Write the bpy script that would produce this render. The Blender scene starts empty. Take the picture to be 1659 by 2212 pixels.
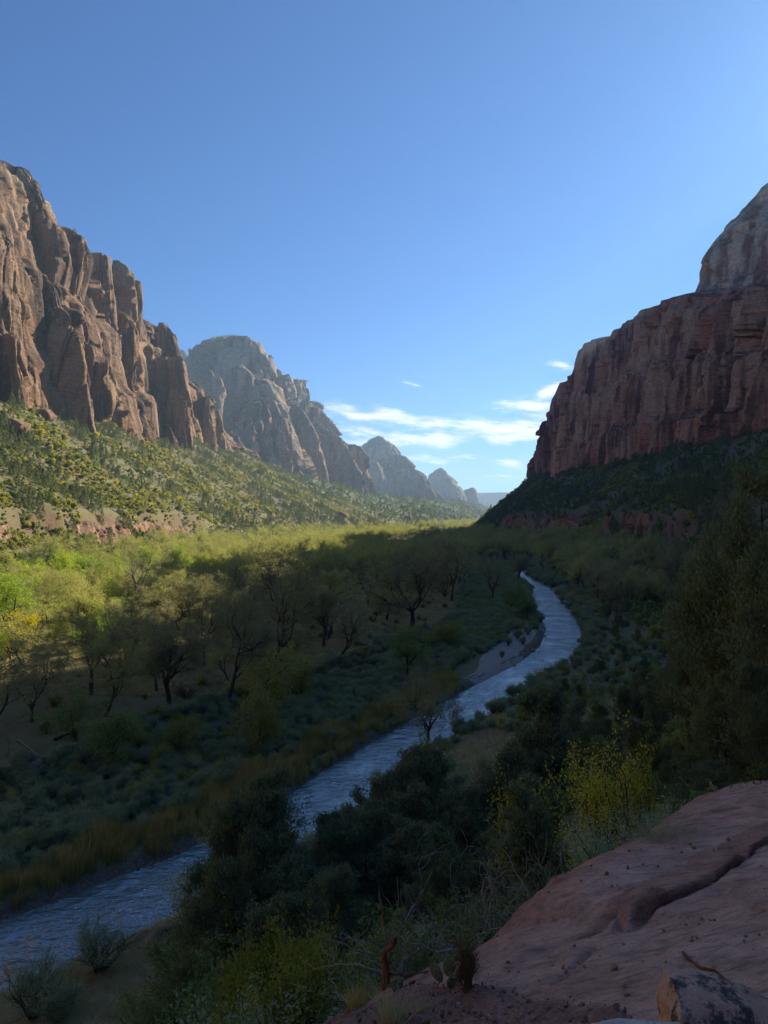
import bpy, math, random
import numpy as np
from mathutils import Vector

scene = bpy.context.scene
COL = scene.collection
R = math.radians

# ---------------------------------------------------------------- camera
cam_data = bpy.data.cameras.new("camera")
cam = bpy.data.objects.new("camera", cam_data)
COL.objects.link(cam)
cam.location = (0, 0, 35)
cam.rotation_euler = (R(90 + 0.48), 0, 0)
cam_data.sensor_fit = 'VERTICAL'
cam_data.sensor_height = 36
cam_data.lens = 710 / 1024 * 36
cam_data.clip_start = 0.1
cam_data.clip_end = 300000
scene.camera = cam

# ---------------------------------------------------------------- sky, sun, exposure
SUN_EL, SUN_AZ = 27.2, 42.0          # azimuth clockwise from the view direction (+Y)
world = bpy.data.worlds.new("World")
scene.world = world
world.use_nodes = True
nt = world.node_tree
bg = nt.nodes["Background"]
sky = nt.nodes.new("ShaderNodeTexSky")
sky.sky_type = 'NISHITA'
sky.sun_disc = False
sky.sun_elevation = R(SUN_EL)
sky.sun_rotation = R(SUN_AZ)
sky.altitude = 1200
sky.air_density = 1.0
sky.dust_density = 0.7
sky.ozone_density = 4.0
tint = nt.nodes.new("ShaderNodeMix"); tint.data_type = 'RGBA'; tint.blend_type = 'MULTIPLY'; tint.inputs[0].default_value = 1.0
tint.inputs[7].default_value = (.42, .72, .99, 1)
nt.links.new(sky.outputs[0], tint.inputs[6]); nt.links.new(tint.outputs[2], bg.inputs[0])
bg.inputs[1].default_value = 0.079
sun_data = bpy.data.lights.new("sun", 'SUN')
sun_data.energy = 5.0
sun_data.angle = R(0.5)
sun_data.color = (1.0, 0.88, 0.70)
sun = bpy.data.objects.new("sun", sun_data)
COL.objects.link(sun)
sd = Vector((math.sin(R(SUN_AZ)) * math.cos(R(SUN_EL)), math.cos(R(SUN_AZ)) * math.cos(R(SUN_EL)), math.sin(R(SUN_EL))))
sun.rotation_euler = sd.to_track_quat('Z', 'Y').to_euler()
vs = scene.view_settings
vs.view_transform = 'Standard'
vs.look = 'None'
vs.gamma = 1.0
vs.use_curve_mapping = False
vs.exposure = 0.9
scene.render.engine = 'CYCLES'
cy = scene.cycles
cy.use_denoising = True
cy.max_bounces = 7
cy.diffuse_bounces = 5
cy.glossy_bounces = 2
cy.transmission_bounces = 3
cy.transparent_max_bounces = 12
cy.volume_bounces = 0
cy.use_adaptive_sampling = False
cy.adaptive_threshold = 0.02
cy.caustics_reflective = False
cy.caustics_refractive = False

# ---------------------------------------------------------------- helpers
K = 1024 / 2212.0
F = 710.0
def ray(X, Y):
    """photo position -> slopes (x/y, z/y)"""
    return (X * K - 384) / F, (518 - Y * K) / F
def ground_at(X, Y, z=0.0):
    a, b = ray(X, Y)
    y = (z - 35.0) / b
    return a * y, y
def z1(x, y): return (x * .3662, y * .3662 + 270)
def z2(x, y): return (351 + x * .472, 648 + y * .472)
def z3(x, y): return (1026 + x * .3815, 378 + y * .3815)

def hash3(ix, iy, iz, seed=0):
    h = (ix.astype(np.int64) * 374761393 + iy.astype(np.int64) * 668265263 + iz.astype(np.int64) * 2147483647 + seed * 974711) & 0xffffffff
    h = ((h ^ (h >> 13)) * 1274126177) & 0xffffffff
    h = ((h ^ (h >> 16)) * 2246822519) & 0xffffffff
    return ((h ^ (h >> 15)) & 0xffffff) / float(0xffffff)
def vnoise(x, y, z, seed=0):
    x = np.asarray(x, float); y = np.asarray(y, float) + 0 * x; z = np.asarray(z, float) + 0 * x
    ix, iy, iz = np.floor(x), np.floor(y), np.floor(z)
    fx, fy, fz = x - ix, y - iy, z - iz
    fx = fx * fx * fx * (fx * (fx * 6 - 15) + 10); fy = fy * fy * fy * (fy * (fy * 6 - 15) + 10); fz = fz * fz * fz * (fz * (fz * 6 - 15) + 10)
    r = 0
    for a in (0, 1):
        wx = fx if a else 1 - fx
        for b in (0, 1):
            wy = fy if b else 1 - fy
            for c in (0, 1):
                wz = fz if c else 1 - fz
                r = r + wx * wy * wz * hash3(ix + a, iy + b, iz + c, seed)
    return r * 2 - 1
def fbm(x, y, z, octv=4, seed=0, gain=.5, ridged=False):
    a, s, t = 1.0, 0, 0
    for o in range(octv):
        n = vnoise(x * 2 ** o + 13.1 * o, y * 2 ** o + 7.7 * o, z * 2 ** o, seed + o)
        if ridged: n = 1 - 2 * np.abs(n)
        s = s + a * n; t += a; a *= gain
    return s / t
def cell(x, y, z, seed=0):
    """cellular: (id hash 0..1, crack closeness F2-F1, offset inside the cell dx, dy, dz, second hash)"""
    ix, iy, iz = np.floor(x), np.floor(y), np.floor(z)
    f1 = np.full(x.shape, 9.0); f2 = np.full(x.shape, 9.0); hid = np.zeros(x.shape)
    ox = np.zeros(x.shape); oy = np.zeros(x.shape); oz = np.zeros(x.shape)
    for a in (-1, 0, 1):
        for b in (-1, 0, 1):
            for c in (-1, 0, 1):
                jx, jy, jz = ix + a, iy + b, iz + c
                px = jx + .1 + .8 * hash3(jx, jy, jz, seed + 1); py = jy + .1 + .8 * hash3(jx, jy, jz, seed + 2); pz = jz + .1 + .8 * hash3(jx, jy, jz, seed + 3)
                d = np.abs(px - x) * .55 + np.abs(py - y) * .55 + np.sqrt((px - x) ** 2 + (py - y) ** 2 + (pz - z) ** 2) * .45
                h = hash3(jx, jy, jz, seed + 4)
                nr = d < f1
                f2 = np.where(nr, f1, np.minimum(f2, d)); hid = np.where(nr, h, hid)
                ox = np.where(nr, x - px, ox); oy = np.where(nr, y - py, oy); oz = np.where(nr, z - pz, oz); f1 = np.where(nr, d, f1)
    return hid, f2 - f1, ox, oy, oz
def smooth(a, b, x):
    t = np.clip((x - a) / (b - a), 0, 1)
    return t * t * (3 - 2 * t)

def rock_offset(P, S, seed=0, strata=1.0, flute=1.0):
    """outward displacement of a fractured sandstone face, S = size of the big blocks in metres"""
    x, y, z = P[:, 0], P[:, 1], P[:, 2]
    w = S * .45
    wx = w * fbm(x / S / 1.5, y / S / 1.5, z / S / 4, 3, seed + 11)
    wz = w * fbm(x / S / 2, y / S / 2, z / S / 2, 3, seed + 17)
    tot = np.zeros(len(x))
    for k, (s, amp, tall) in enumerate(((S, .34, 4.5), (S * .45, .17, 3.6), (S * .2, .075, 2.4), (S * .09, .035, 1.3))):
        u, v, q = (x + wx) / s, (y + wx) / s, (z + wz) / (s * tall)
        h, e, ox, oy, oz = cell(u, v, q, seed + 31 * k)
        g1_ = np.modf(h * 7.13)[0] - .5; g2_ = np.modf(h * 13.7)[0] - .5; g3_ = np.modf(h * 29.3)[0]
        tot += S * 0 + s * amp * ((h - .5) * 1.5 + 1.9 * (g1_ * ox + g2_ * oy) - .9 * g3_ * oz)
        tot -= s * amp * (.9 if k < 2 else .6) * np.clip(1 - e / (.07 + .05 * k), 0, 1) * (np.modf(h * 3.3)[0] > .35)
    r = fbm((x + wx) / S * 1.1, (y + wx) / S * 1.1, z / S / 9, 3, seed + 5, ridged=True)
    tot += flute * S * .08 * r
    zz = (z + wz * .35 + .12 * (x + y)) / (S * .16)
    st = fbm(zz * .5, zz * 0 + 3.3, zz * 0, 5, seed + 71, gain=.7)
    tot += strata * S * .045 * st
    tot += S * .028 * fbm(x / S * 4, y / S * 4, z / S * 3, 5, seed + 9, gain=.7)
    return tot

def mesh_np(name, V, Fc, mats=None, smooth_shade=False, attr=None):
    """V (n,3); Fc (m,k) index array or list of such arrays"""
    me = bpy.data.meshes.new(name)
    if not isinstance(Fc, (list, tuple)): Fc = [Fc]
    Fc = [np.asarray(f, np.int32) for f in Fc if len(f)]
    V = np.asarray(V, np.float32)
    me.vertices.add(len(V)); me.vertices.foreach_set("co", V.ravel())
    nl = sum(f.size for f in Fc); npol = sum(len(f) for f in Fc)
    me.loops.add(nl); me.polygons.add(npol)
    me.loops.foreach_set("vertex_index", np.concatenate([f.ravel() for f in Fc]))
    tot = np.concatenate([np.full(len(f), f.shape[1], np.int32) for f in Fc])
    st = np.concatenate([[0], np.cumsum(tot)[:-1]]).astype(np.int32)
    me.polygons.foreach_set("loop_start", st)
    me.polygons.foreach_set("loop_total", tot)
    if smooth_shade: me.polygons.foreach_set("use_smooth", np.ones(npol, bool))
    for m in (mats or []): me.materials.append(m)
    if attr:
        for k, v in attr.items():
            a = me.attributes.new(k, 'FLOAT', 'POINT'); a.data.foreach_set("value", np.asarray(v, np.float32))
    me.update(calc_edges=True)
    return me
def add(name, me, parent=None, label=None, cat=None, group=None, kind=None, loc=None, rotz=0, scale=None):
    o = bpy.data.objects.new(name, me); COL.objects.link(o)
    if parent: o.parent = parent
    if loc is not None: o.location = loc
    if rotz: o.rotation_euler = (0, 0, rotz)
    if scale: o.scale = (scale,) * 3 if not isinstance(scale, (tuple, list)) else scale
    for k, v in (("label", label), ("category", cat), ("group", group), ("kind", kind)):
        if v: o[k] = v
    return o
def grid_faces(nu, nv, wrap=False):
    i = np.arange(nu if wrap else nu - 1); j = np.arange(nv - 1)
    I, J = np.meshgrid(i, j, indexing='ij')
    I2 = (I + 1) % nu
    return np.stack([I * nv + J, I2 * nv + J, I2 * nv + J + 1, I * nv + J + 1], -1).reshape(-1, 4)

# ---------------------------------------------------------------- materials
def new_mat(name):
    m = bpy.data.materials.new(name); m.use_nodes = True
    t = m.node_tree; b = t.nodes["Principled BSDF"]
    b.inputs["Specular IOR Level"].default_value = 0.2
    return m, t, b
def nd(t, kind, **kw):
    n = t.nodes.new(kind)
    for k, v in kw.items(): setattr(n, k, v)
    return n
def coords(t, sc=(1, 1, 1), space='pos', warp=None):
    if space == 'pos':
        g = nd(t, "ShaderNodeNewGeometry"); out = g.outputs["Position"]
    else:
        g = nd(t, "ShaderNodeTexCoord"); out = g.outputs["Object"]
    if warp is not None:
        a = nd(t, "ShaderNodeVectorMath", operation='ADD'); t.links.new(out, a.inputs[0]); t.links.new(warp, a.inputs[1]); out = a.outputs[0]
    m = nd(t, "ShaderNodeMapping"); m.inputs["Scale"].default_value = sc
    t.links.new(out, m.inputs["Vector"])
    return m.outputs[0]
def noise(t, vec, scale=1, detail=5, rough=.6, lac=2.0):
    n = nd(t, "ShaderNodeTexNoise"); n.inputs["Scale"].default_value = scale; n.inputs["Detail"].default_value = detail
    n.inputs["Roughness"].default_value = rough; n.inputs["Lacunarity"].default_value = lac
    t.links.new(vec, n.inputs["Vector"])
    return n.outputs["Fac"]
def ramp(t, fac, stops):
    r = nd(t, "ShaderNodeValToRGB"); cr = r.color_ramp
    while len(cr.elements) < len(stops): cr.elements.new(0.5)
    for e, (p, c) in zip(cr.elements, stops):
        e.position = p; e.color = (*c, 1) if len(c) == 3 else c
    t.links.new(fac, r.inputs[0])
    return r.outputs[0]
def g1(a): return (a, a, a)
def mixc(t, fac, a, b, mode='MIX'):
    m = nd(t, "ShaderNodeMix", data_type='RGBA', blend_type=mode)
    for sock, v in ((m.inputs[0], fac), (m.inputs[6], a), (m.inputs[7], b)):
        if hasattr(v, "is_linked") or isinstance(v, bpy.types.NodeSocket): t.links.new(v, sock)
        elif isinstance(v, (tuple, list)): sock.default_value = (*v, 1)
        else: sock.default_value = v
    return m.outputs[2]
def math_n(t, op, a, b=None, c=None, clamp=False):
    m = nd(t, "ShaderNodeMath", operation=op, use_clamp=clamp)
    for i, v in enumerate((a, b, c)):
        if v is None: continue
        if isinstance(v, bpy.types.NodeSocket): t.links.new(v, m.inputs[i])
        else: m.inputs[i].default_value = v
    return m.outputs[0]
def bump(t, b, height, dist, strength=1.0, prev=None):
    n = nd(t, "ShaderNodeBump"); n.inputs["Distance"].default_value = dist; n.inputs["Strength"].default_value = strength
    t.links.new(height, n.inputs["Height"])
    if prev is not None: t.links.new(prev, n.inputs["Normal"])
    t.links.new(n.outputs[0], b.inputs["Normal"])
    return n.outputs[0]

def rock_mat(name, red, tan, dark, pale, pale_z, scl=1.0, veg=0.5, rough=.9, bumpd=2.2):
    """scl: metres scale of pattern; pale colours above pale_z (z0,z1)"""
    m, t, b = new_mat(name)
    w = nd(t, "ShaderNodeTexNoise"); w.inputs["Scale"].default_value = .012 / scl; w.inputs["Detail"].default_value = 4
    g = nd(t, "ShaderNodeNewGeometry"); t.links.new(g.outputs["Position"], w.inputs["Vector"])
    wv = nd(t, "ShaderNodeVectorMath", operation='MULTIPLY_ADD'); t.links.new(w.outputs["Color"], wv.inputs[0])
    wv.inputs[1].default_value = (30 * scl, 30 * scl, 40 * scl); wv.inputs[2].default_value = (-15 * scl, -15 * scl, -20 * scl)
    big = noise(t, coords(t, (.014 / scl,) * 3, warp=wv.outputs[0]), 1, 5, .6)
    c = ramp(t, big, [(.34, red), (.62, tan)])
    strata = noise(t, coords(t, (.004 / scl, .004 / scl, .16 / scl), warp=wv.outputs[0]), 1, 5, .7)
    c = mixc(t, math_n(t, 'MULTIPLY', ramp(t, strata, [(.38, g1(0)), (.62, g1(1))]), .42), c, mixc(t, .55, c, pale))
    streak = noise(t, coords(t, (.075 / scl, .075 / scl, .007 / scl)), 1, 6, .62)
    sm = noise(t, coords(t, (.010 / scl,) * 3), 1, 3, .5)
    sf = math_n(t, 'MULTIPLY', ramp(t, streak, [(.45, g1(0)), (.56, g1(1))]), ramp(t, sm, [(.38, g1(0.1)), (.56, g1(1))]))
    # pale upper sandstone
    sep = nd(t, "ShaderNodeSeparateXYZ"); t.links.new(g.outputs["Position"], sep.inputs[0])
    zz = math_n(t, 'ADD', sep.outputs[2], math_n(t, 'MULTIPLY', math_n(t, 'SUBTRACT', big, .5), 90 * scl))
    mr = nd(t, "ShaderNodeMapRange"); t.links.new(zz, mr.inputs[0]); mr.inputs[1].default_value = pale_z[0]; mr.inputs[2].default_value = pale_z[1]
    c = mixc(t, math_n(t, 'MULTIPLY', mr.outputs[0], .8), c, pale)
    c = mixc(t, math_n(t, 'MULTIPLY', sf, .92), c, dark)
    fine = noise(t, coords(t, (.25 / scl, .25 / scl, .5 / scl)), 1, 6, .7)
    c = mixc(t, .8, c, ramp(t, fine, [(.3, g1(.5)), (.7, g1(1.4))]), 'MULTIPLY')
    if veg > 0:
        sn = nd(t, "ShaderNodeSeparateXYZ"); t.links.new(g.outputs["Normal"], sn.inputs[0])
        vf = math_n(t, 'MULTIPLY', ramp(t, sn.outputs[2], [(.38, g1(0)), (.6, g1(1))]), ramp(t, noise(t, coords(t, (.12 / scl,) * 3), 1, 5, .7), [(.44, g1(0)), (.56, g1(1))]))
        c = mixc(t, math_n(t, 'MULTIPLY', vf, veg), c, (.045, .06, .025))
    t.links.new(c, b.inputs["Base Color"])
    b.inputs["Roughness"].default_value = rough
    h = math_n(t, 'ADD', math_n(t, 'MULTIPLY', streak, .9), math_n(t, 'ADD', math_n(t, 'MULTIPLY', strata, .8), math_n(t, 'MULTIPLY', fine, .8)))
    bump(t, b, h, bumpd * scl, 1.0)
    return m
# ---------------------------------------------------------------- river course and terrain height
RIV = np.array([(-150, -75, 6), (-75, 15, 6), (-29.8, 57.8, 5.2), (-17.2, 71.2, 5), (-9.5, 84.5, 4.8), (-1.5, 101, 5), (10, 122, 5.2), (24, 147, 5.2),
                (38, 170, 5.5), (47.5, 192, 5.2), (56, 222, 5.2), (61, 250, 5.8), (65, 281, 6), (71, 315, 5.4), (78, 350, 4.6), (81, 400, 4), (83, 440, 3.6),
                (97, 476, 4.5), (119, 505, 6), (96, 525, 6), (70, 545, 5), (30, 620, 5), (10, 760, 5), (60, 1100, 5), (220, 1800, 6)], float)
def riv_dist(x, y):
    """signed distance to the water's edge: >0 right bank side, <0 left bank side; inside river |d| is returned as 0 with depth"""
    best = np.full(x.shape, 1e9); sg = np.zeros(x.shape)
    for (ax, ay, aw), (bx, by, bw) in zip(RIV[:-1], RIV[1:]):
        dx, dy = bx - ax, by - ay; L2 = dx * dx + dy * dy
        t = np.clip(((x - ax) * dx + (y - ay) * dy) / L2, 0, 1)
        px, py = x - ax - t * dx, y - ay - t * dy
        d = np.sqrt(px * px + py * py) - (aw + t * (bw - aw))
        s = np.sign(dx * (y - ay) - dy * (x - ax))
        m = d < best
        best = np.where(m, d, best); sg = np.where(m, -s, sg)
    return best, sg
def lerp_t(y, tab):
    t = np.array(tab, float); return np.interp(y, t[:, 0], t[:, 1])
def left_wall_x(y): return lerp_t(y, [(-600, -330), (500, -305), (1300, -295), (1700, -220), (2200, -30), (3300, 300), (5000, 700), (9000, 1500)])
def left_toe_x(y): return lerp_t(y, [(-600, -150), (200, -140), (600, -128), (1000, -80), (1500, 60), (2200, 240), (3300, 520), (5000, 900), (9000, 1800)])
def right_toe_x(y): return lerp_t(y, [(-600, 60), (100, 66), (200, 88), (300, 104), (500, 138), (800, 140), (1100, 146), (1500, 165), (1800, 330), (2600, 700), (9000, 3500)])
def right_wall_x(y): return lerp_t(y, [(-600, 300), (1400, 300), (1560, 330), (1800, 520), (2600, 950), (9000, 4200)])
def zb_left(y): return lerp_t(y, [(0, 118), (500, 120), (820, 128), (1130, 150), (1400, 152), (2200, 98), (3300, 112), (5000, 120)])
def zb_right(y): return lerp_t(y, [(0, 100), (500, 98), (1000, 106), (1478, 124), (3000, 130)])
NEAR = [(0, .25), (3, 1.2), (8, 2.4), (15, 4.2), (26, 9.5), (35, 15), (45, 22.5), (50, 26.5), (54, 30), (58, 31.8), (63, 33.5), (75, 41), (110, 62), (235, 112), (500, 240)]
LEDGE_ON = True
def H(x, y):
    x = np.asarray(x, float); y = np.asarray(y, float)
    d, s = riv_dist(x, y)
    bank = np.abs(np.maximum(d, 0))
    # left side
    fl = np.interp(bank, [0, 1.5, 6, 25, 29, 60], [-.1, 1.0, 1.3, 1.8, 3.5, 3.9])
    fr = np.interp(bank, [0, 2, 8, 30, 60], [-.1, .9, 1.7, 2.6, 4.0])
    lump = 1.0 * fbm(x / 28, y / 28, 0 * x, 4, 3) + .25 * fbm(x / 5, y / 5, 0 * x, 3, 8)
    fl = fl + lump * smooth(3, 30, bank) * .8
    fr = fr + lump * smooth(3, 30, bank) * .8
    # slopes
    gl = 1 + .0 * x
    big = fbm(x / 130, y / 130, 0 * x, 4, 21)
    gul = fbm(x / 300, y / 70, 0 * x, 4, 25, ridged=True)
    tl = np.clip((left_toe_x(y) - x) / np.maximum(left_toe_x(y) - left_wall_x(y), 1), -1, 3)
    zl = (zb_left(y) - 4)
    bey = 1 - smooth(1300, 1700, y)
    hl = zl * (np.interp(tl, [-1, 0, .12, 1], [0, 0, .07, 1]) + bey * np.interp(tl, [1, 1.6, 3], [0, .35, .6]))
    hl = hl + smooth(.05, .4, tl) * (1 - smooth(1, 1.4, tl)) * (10 * big + 7 * gul)
    # rock step
    near_l = smooth(290, 340, y) * (1 - smooth(620, 700, y))
    stepv = 9 * near_l
    zz = hl + 3 * fbm(x / 40, y / 40, 0 * x, 2, 61)
    hl = hl + stepv * (smooth(22, 24.5, zz) - .0) * (1 - smooth(26, 60, zz)) * 1.0
    tr = np.clip((x - right_toe_x(y)) / np.maximum(right_wall_x(y) - right_toe_x(y), 1), -1, 3)
    zr = (zb_right(y) - 4)
    hr = zr * np.interp(tr, [-1, 0, .10, 1, 1.6, 3], [0, 0, .07, 1, 1.25, 1.5])
    hr = hr + smooth(.05, .4, tr) * (1 - smooth(1, 1.4, tr)) * (8 * big + 5 * gul)
    zz = hr + 3 * fbm(x / 40, y / 40, 0 * x, 2, 62)
    nr = smooth(330, 380, y) * (1 - smooth(1000, 1150, y)) * smooth(-.35, .0, fbm(y / 90, 0 * x, 0 * x, 2, 77) + .15)
    hr = hr + 13 * nr * smooth(20, 23.5, zz) * (1 - smooth(27, 70, zz))
    far = fr + hr
    near = np.interp(bank, [p[0] for p in NEAR], [p[1] for p in NEAR]) + 1.3 * smooth(6, 30, bank) * fbm(x / 14, y / 14, 0 * x, 3, 44) * (1 - smooth(46, 52, bank) * (1 - smooth(66, 80, bank)))
    w = smooth(70, 190, y + .35 * x)
    right = near * (1 - w) + far * w
    h = np.where(s >= 0, right, fl + hl)
    h = np.where(d < 0, np.maximum(-.9, d * .6), h)
    # closing skirt far beyond
    # the bench of the rock slab is covered by its own mesh: keep the soil below it
    q = np.sqrt((x - 1.5) ** 2 + (y - 3.0) ** 2)
    slab = 33.4 - .322 * y + .241 * x
    m = 1 - smooth(6.5, 10, q)
    h = np.where(m > 0, np.minimum(h, (slab - 1.1) * m + h * (1 - m)), h)
    return h

def stretch(vals):
    """vals: list of (start, end, step)"""
    out = []
    for a, b, s in vals: out.append(np.linspace(a, b, max(2, int(round((b - a) / s)) + 1))[:-1])
    out.append([vals[-1][1]])
    return np.concatenate(out)
GX = stretch([(-9000, -2000, 500), (-2000, -600, 60), (-600, -330, 12), (-330, -140, 3.8), (-140, -60, 1.9), (-60, 70, 1.05), (70, 130, 1.6), (130, 310, 3), (310, 600, 12), (600, 2000, 50), (2000, 9000, 500)])
GY = stretch([(-700, -60, 20), (-60, 20, 2), (20, 130, 1.0), (130, 260, 1.7), (260, 500, 3), (500, 900, 8), (900, 1700, 12), (1700, 4000, 22), (4000, 12000, 200)])
XX, YY = np.meshgrid(GX, GY, indexing='ij')
ZZ = H(XX.ravel(), YY.ravel()).reshape(XX.shape)
def hz(x, y):
    """height of the built ground mesh"""
    x = np.atleast_1d(np.asarray(x, float)); y = np.atleast_1d(np.asarray(y, float))
    i = np.clip(np.searchsorted(GX, x) - 1, 0, len(GX) - 2); j = np.clip(np.searchsorted(GY, y) - 1, 0, len(GY) - 2)
    fx = (x - GX[i]) / (GX[i + 1] - GX[i]); fy = (y - GY[j]) / (GY[j + 1] - GY[j])
    return (ZZ[i, j] * (1 - fx) + ZZ[i + 1, j] * fx) * (1 - fy) + (ZZ[i, j + 1] * (1 - fx) + ZZ[i + 1, j + 1] * fx) * fy
def hit_ground(X, Y):
    """walk a photo ray to the ground; returns x, y, z"""
    a, b = ray(X, Y)
    ys = np.concatenate([np.arange(10, 300, .5), np.arange(300, 3000, 3)])
    gz = hz(a * ys, ys)
    k = np.argmax(35 + b * ys <= gz)
    if 35 + b * ys[k] > gz[k]: k = len(ys) - 1
    return a * ys[k], ys[k], gz[k]

def ground_material():
    m, t, b = new_mat("soil_and_grass")
    g = nd(t, "ShaderNodeNewGeometry")
    n1 = noise(t, coords(t, (.06,) * 3), 1, 6, .65)
    n2 = noise(t, coords(t, (.5,) * 3), 1, 6, .7)
    n3 = noise(t, coords(t, (3,) * 3), 1, 4, .7)
    grass = ramp(t, n2, [(.3, (.12, .11, .055)), (.5, (.18, .175, .085)), (.7, (.14, .155, .065))])
    soil = ramp(t, n2, [(.3, (.15, .085, .055)), (.7, (.22, .145, .09))])
    c = mixc(t, ramp(t, n1, [(.52, g1(0)), (.68, g1(1))]), grass, soil)
    sn = nd(t, "ShaderNodeSeparateXYZ"); t.links.new(g.outputs["Normal"], sn.inputs[0])
    c = mixc(t, ramp(t, sn.outputs[2], [(.46, g1(1)), (.62, g1(0))]), c, soil)
    sz = nd(t, "ShaderNodeSeparateXYZ"); t.links.new(g.outputs["Position"], sz.inputs[0])
    grav = ramp(t, n3, [(.3, (.08, .065, .05)), (.7, (.19, .16, .13))])
    mr = nd(t, "ShaderNodeMapRange"); t.links.new(sz.outputs[2], mr.inputs[0]); mr.inputs[1].default_value = .5; mr.inputs[2].default_value = .95; mr.inputs[3].default_value = 1; mr.inputs[4].default_value = 0
    c = mixc(t, mr.outputs[0], c, grav)
    c = mixc(t, .6, c, ramp(t, n3, [(.25, g1(.5)), (.75, g1(1.35))]), 'MULTIPLY')
    fy_ = nd(t, "ShaderNodeMapRange"); t.links.new(sz.outputs[1], fy_.inputs[0]); fy_.inputs[1].default_value = 1300; fy_.inputs[2].default_value = 2200; fy_.inputs[4].default_value = .75
    c = mixc(t, fy_.outputs[0], c, (.085, .10, .055))
    t.links.new(c, b.inputs["Base Color"]); b.inputs["Roughness"].default_value = .95
    bump(t, b, math_n(t, 'ADD', n2, math_n(t, 'MULTIPLY', n3, .4)), .25)
    return m
MAT_GROUND = ground_material()
V = np.stack([XX, YY, ZZ], -1).reshape(-1, 3)
add("ground", mesh_np("ground", V, grid_faces(len(GX), len(GY)), [MAT_GROUND], True), kind="structure", label="canyon floor of dry grass and red soil rising into slopes on both sides")

# ---------------------------------------------------------------- river water
def water_material():
    m, t, b = new_mat("river_water")
    b.inputs["Base Color"].default_value = (.035, .065, .07, 1)
    b.inputs["Roughness"].default_value = .08
    b.inputs["Specular IOR Level"].default_value = .8
    b.inputs["IOR"].default_value = 2.2
    w = nd(t, "ShaderNodeTexNoise"); w.inputs["Scale"].default_value = .2
    g = nd(t, "ShaderNodeNewGeometry"); t.links.new(g.outputs["Position"], w.inputs["Vector"])
    rot = nd(t, "ShaderNodeMapping"); t.links.new(g.outputs["Position"], rot.inputs["Vector"]); rot.inputs["Rotation"].default_value = (0, 0, R(-50)); rot.inputs["Scale"].default_value = (.48, .95, 1)
    a = noise(t, rot.outputs[0], 1.0, 4, .6)
    c = noise(t, coords(t, (.12, .10, 1)), 1, 3, .5)
    h = math_n(t, 'MULTIPLY', a, math_n(t, 'ADD', .35, math_n(t, 'MULTIPLY', ramp(t, c, [(.38, g1(0)), (.62, g1(1))]), .9)))
    bump(t, b, h, .60, 1.0)
    foam = math_n(t, 'ADD', noise(t, rot.outputs[0], 2.2, 6, .8), math_n(t, 'MULTIPLY', math_n(t, 'SUBTRACT', c, .5), .6))
    ff = ramp(t, foam, [(.62, g1(0)), (.72, g1(.95))])
    col = mixc(t, ff, ramp(t, c, [(.3, (.06, .10, .10)), (.7, (.14, .20, .20))]), (.75, .78, .80))
    t.links.new(col, b.inputs["Base Color"])
    t.links.new(ramp(t, foam, [(.60, g1(.06)), (.76, g1(.5))]), b.inputs["Roughness"])
    return m
pts = []
for (ax, ay, aw), (bx, by, bw) in zip(RIV[:-1], RIV[1:]):
    n = max(2, int(math.hypot(bx - ax, by - ay) / 4))
    for i in range(n):
        t_ = i / n; pts.append((ax + (bx - ax) * t_, ay + (by - ay) * t_, aw + (bw - aw) * t_))
pts = np.array(pts)
for _ in range(3): pts[1:-1, :2] = (pts[:-2, :2] + pts[1:-1, :2] * 2 + pts[2:, :2]) / 4
tan = np.gradient(pts[:, :2], axis=0); tan /= np.linalg.norm(tan, axis=1, keepdims=True)
nor = np.stack([tan[:, 1], -tan[:, 0]], 1)
rows = []
for k in np.linspace(-1, 1, 9): rows.append(np.column_stack([pts[:, :2] + nor * (pts[:, 2:3] + 2.5) * k, np.full(len(pts), 0.0)]))
V = np.stack(rows, 1).reshape(-1, 3)
add("river", mesh_np("river", V, grid_faces(len(pts), 9), [water_material()], True), kind="structure", label="shallow rippled river winding along the canyon floor")

# ---------------------------------------------------------------- cliffs
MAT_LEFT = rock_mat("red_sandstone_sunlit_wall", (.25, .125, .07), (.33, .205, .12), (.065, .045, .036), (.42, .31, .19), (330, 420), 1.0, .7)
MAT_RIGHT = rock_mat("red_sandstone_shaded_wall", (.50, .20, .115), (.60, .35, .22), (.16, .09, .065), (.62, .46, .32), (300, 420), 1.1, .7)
MAT_DOME = rock_mat("pale_sandstone", (.60, .33, .19), (.70, .44, .27), (.34, .19, .12), (.74, .52, .35), (200, 300), 1.3, .4)
MAT_FAR = rock_mat("hazy_sandstone", (.28, .16, .105), (.38, .265, .18), (.11, .08, .07), (.44, .36, .27), (330, 520), 2.2, .8)
LEDGE_PTS = []       # places on rock ledges where bushes can stand
def scatter_on(V, faces, n, scale, rng, minz=.5):
    a, b, c = V[faces[:, 0]], V[faces[:, 1]], V[faces[:, 2]]
    N = np.cross(b - a, c - a); A = np.linalg.norm(N, axis=1); N = N / np.maximum(A, 1e-9)[:, None]
    ok = np.where((np.abs(N[:, 2]) > minz) & (c[:, 2] > 40))[0]
    if len(ok) == 0: return
    dens = A[ok] / A[ok].sum()
    k = rng.choice(ok, size=min(n, len(ok) * 3), p=dens)
    P = (a[k] + b[k] + c[k]) / 3 + rng.normal(0, .4, (len(k), 3)) * [1, 1, 0]
    clump = fbm(P[:, 0] / (20 * scale), P[:, 1] / (20 * scale), P[:, 2] / (20 * scale), 2, 5)
    for p in P[clump > -.15]: LEDGE_PTS.append((p[0], p[1], p[2] - .2, scale))
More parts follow.
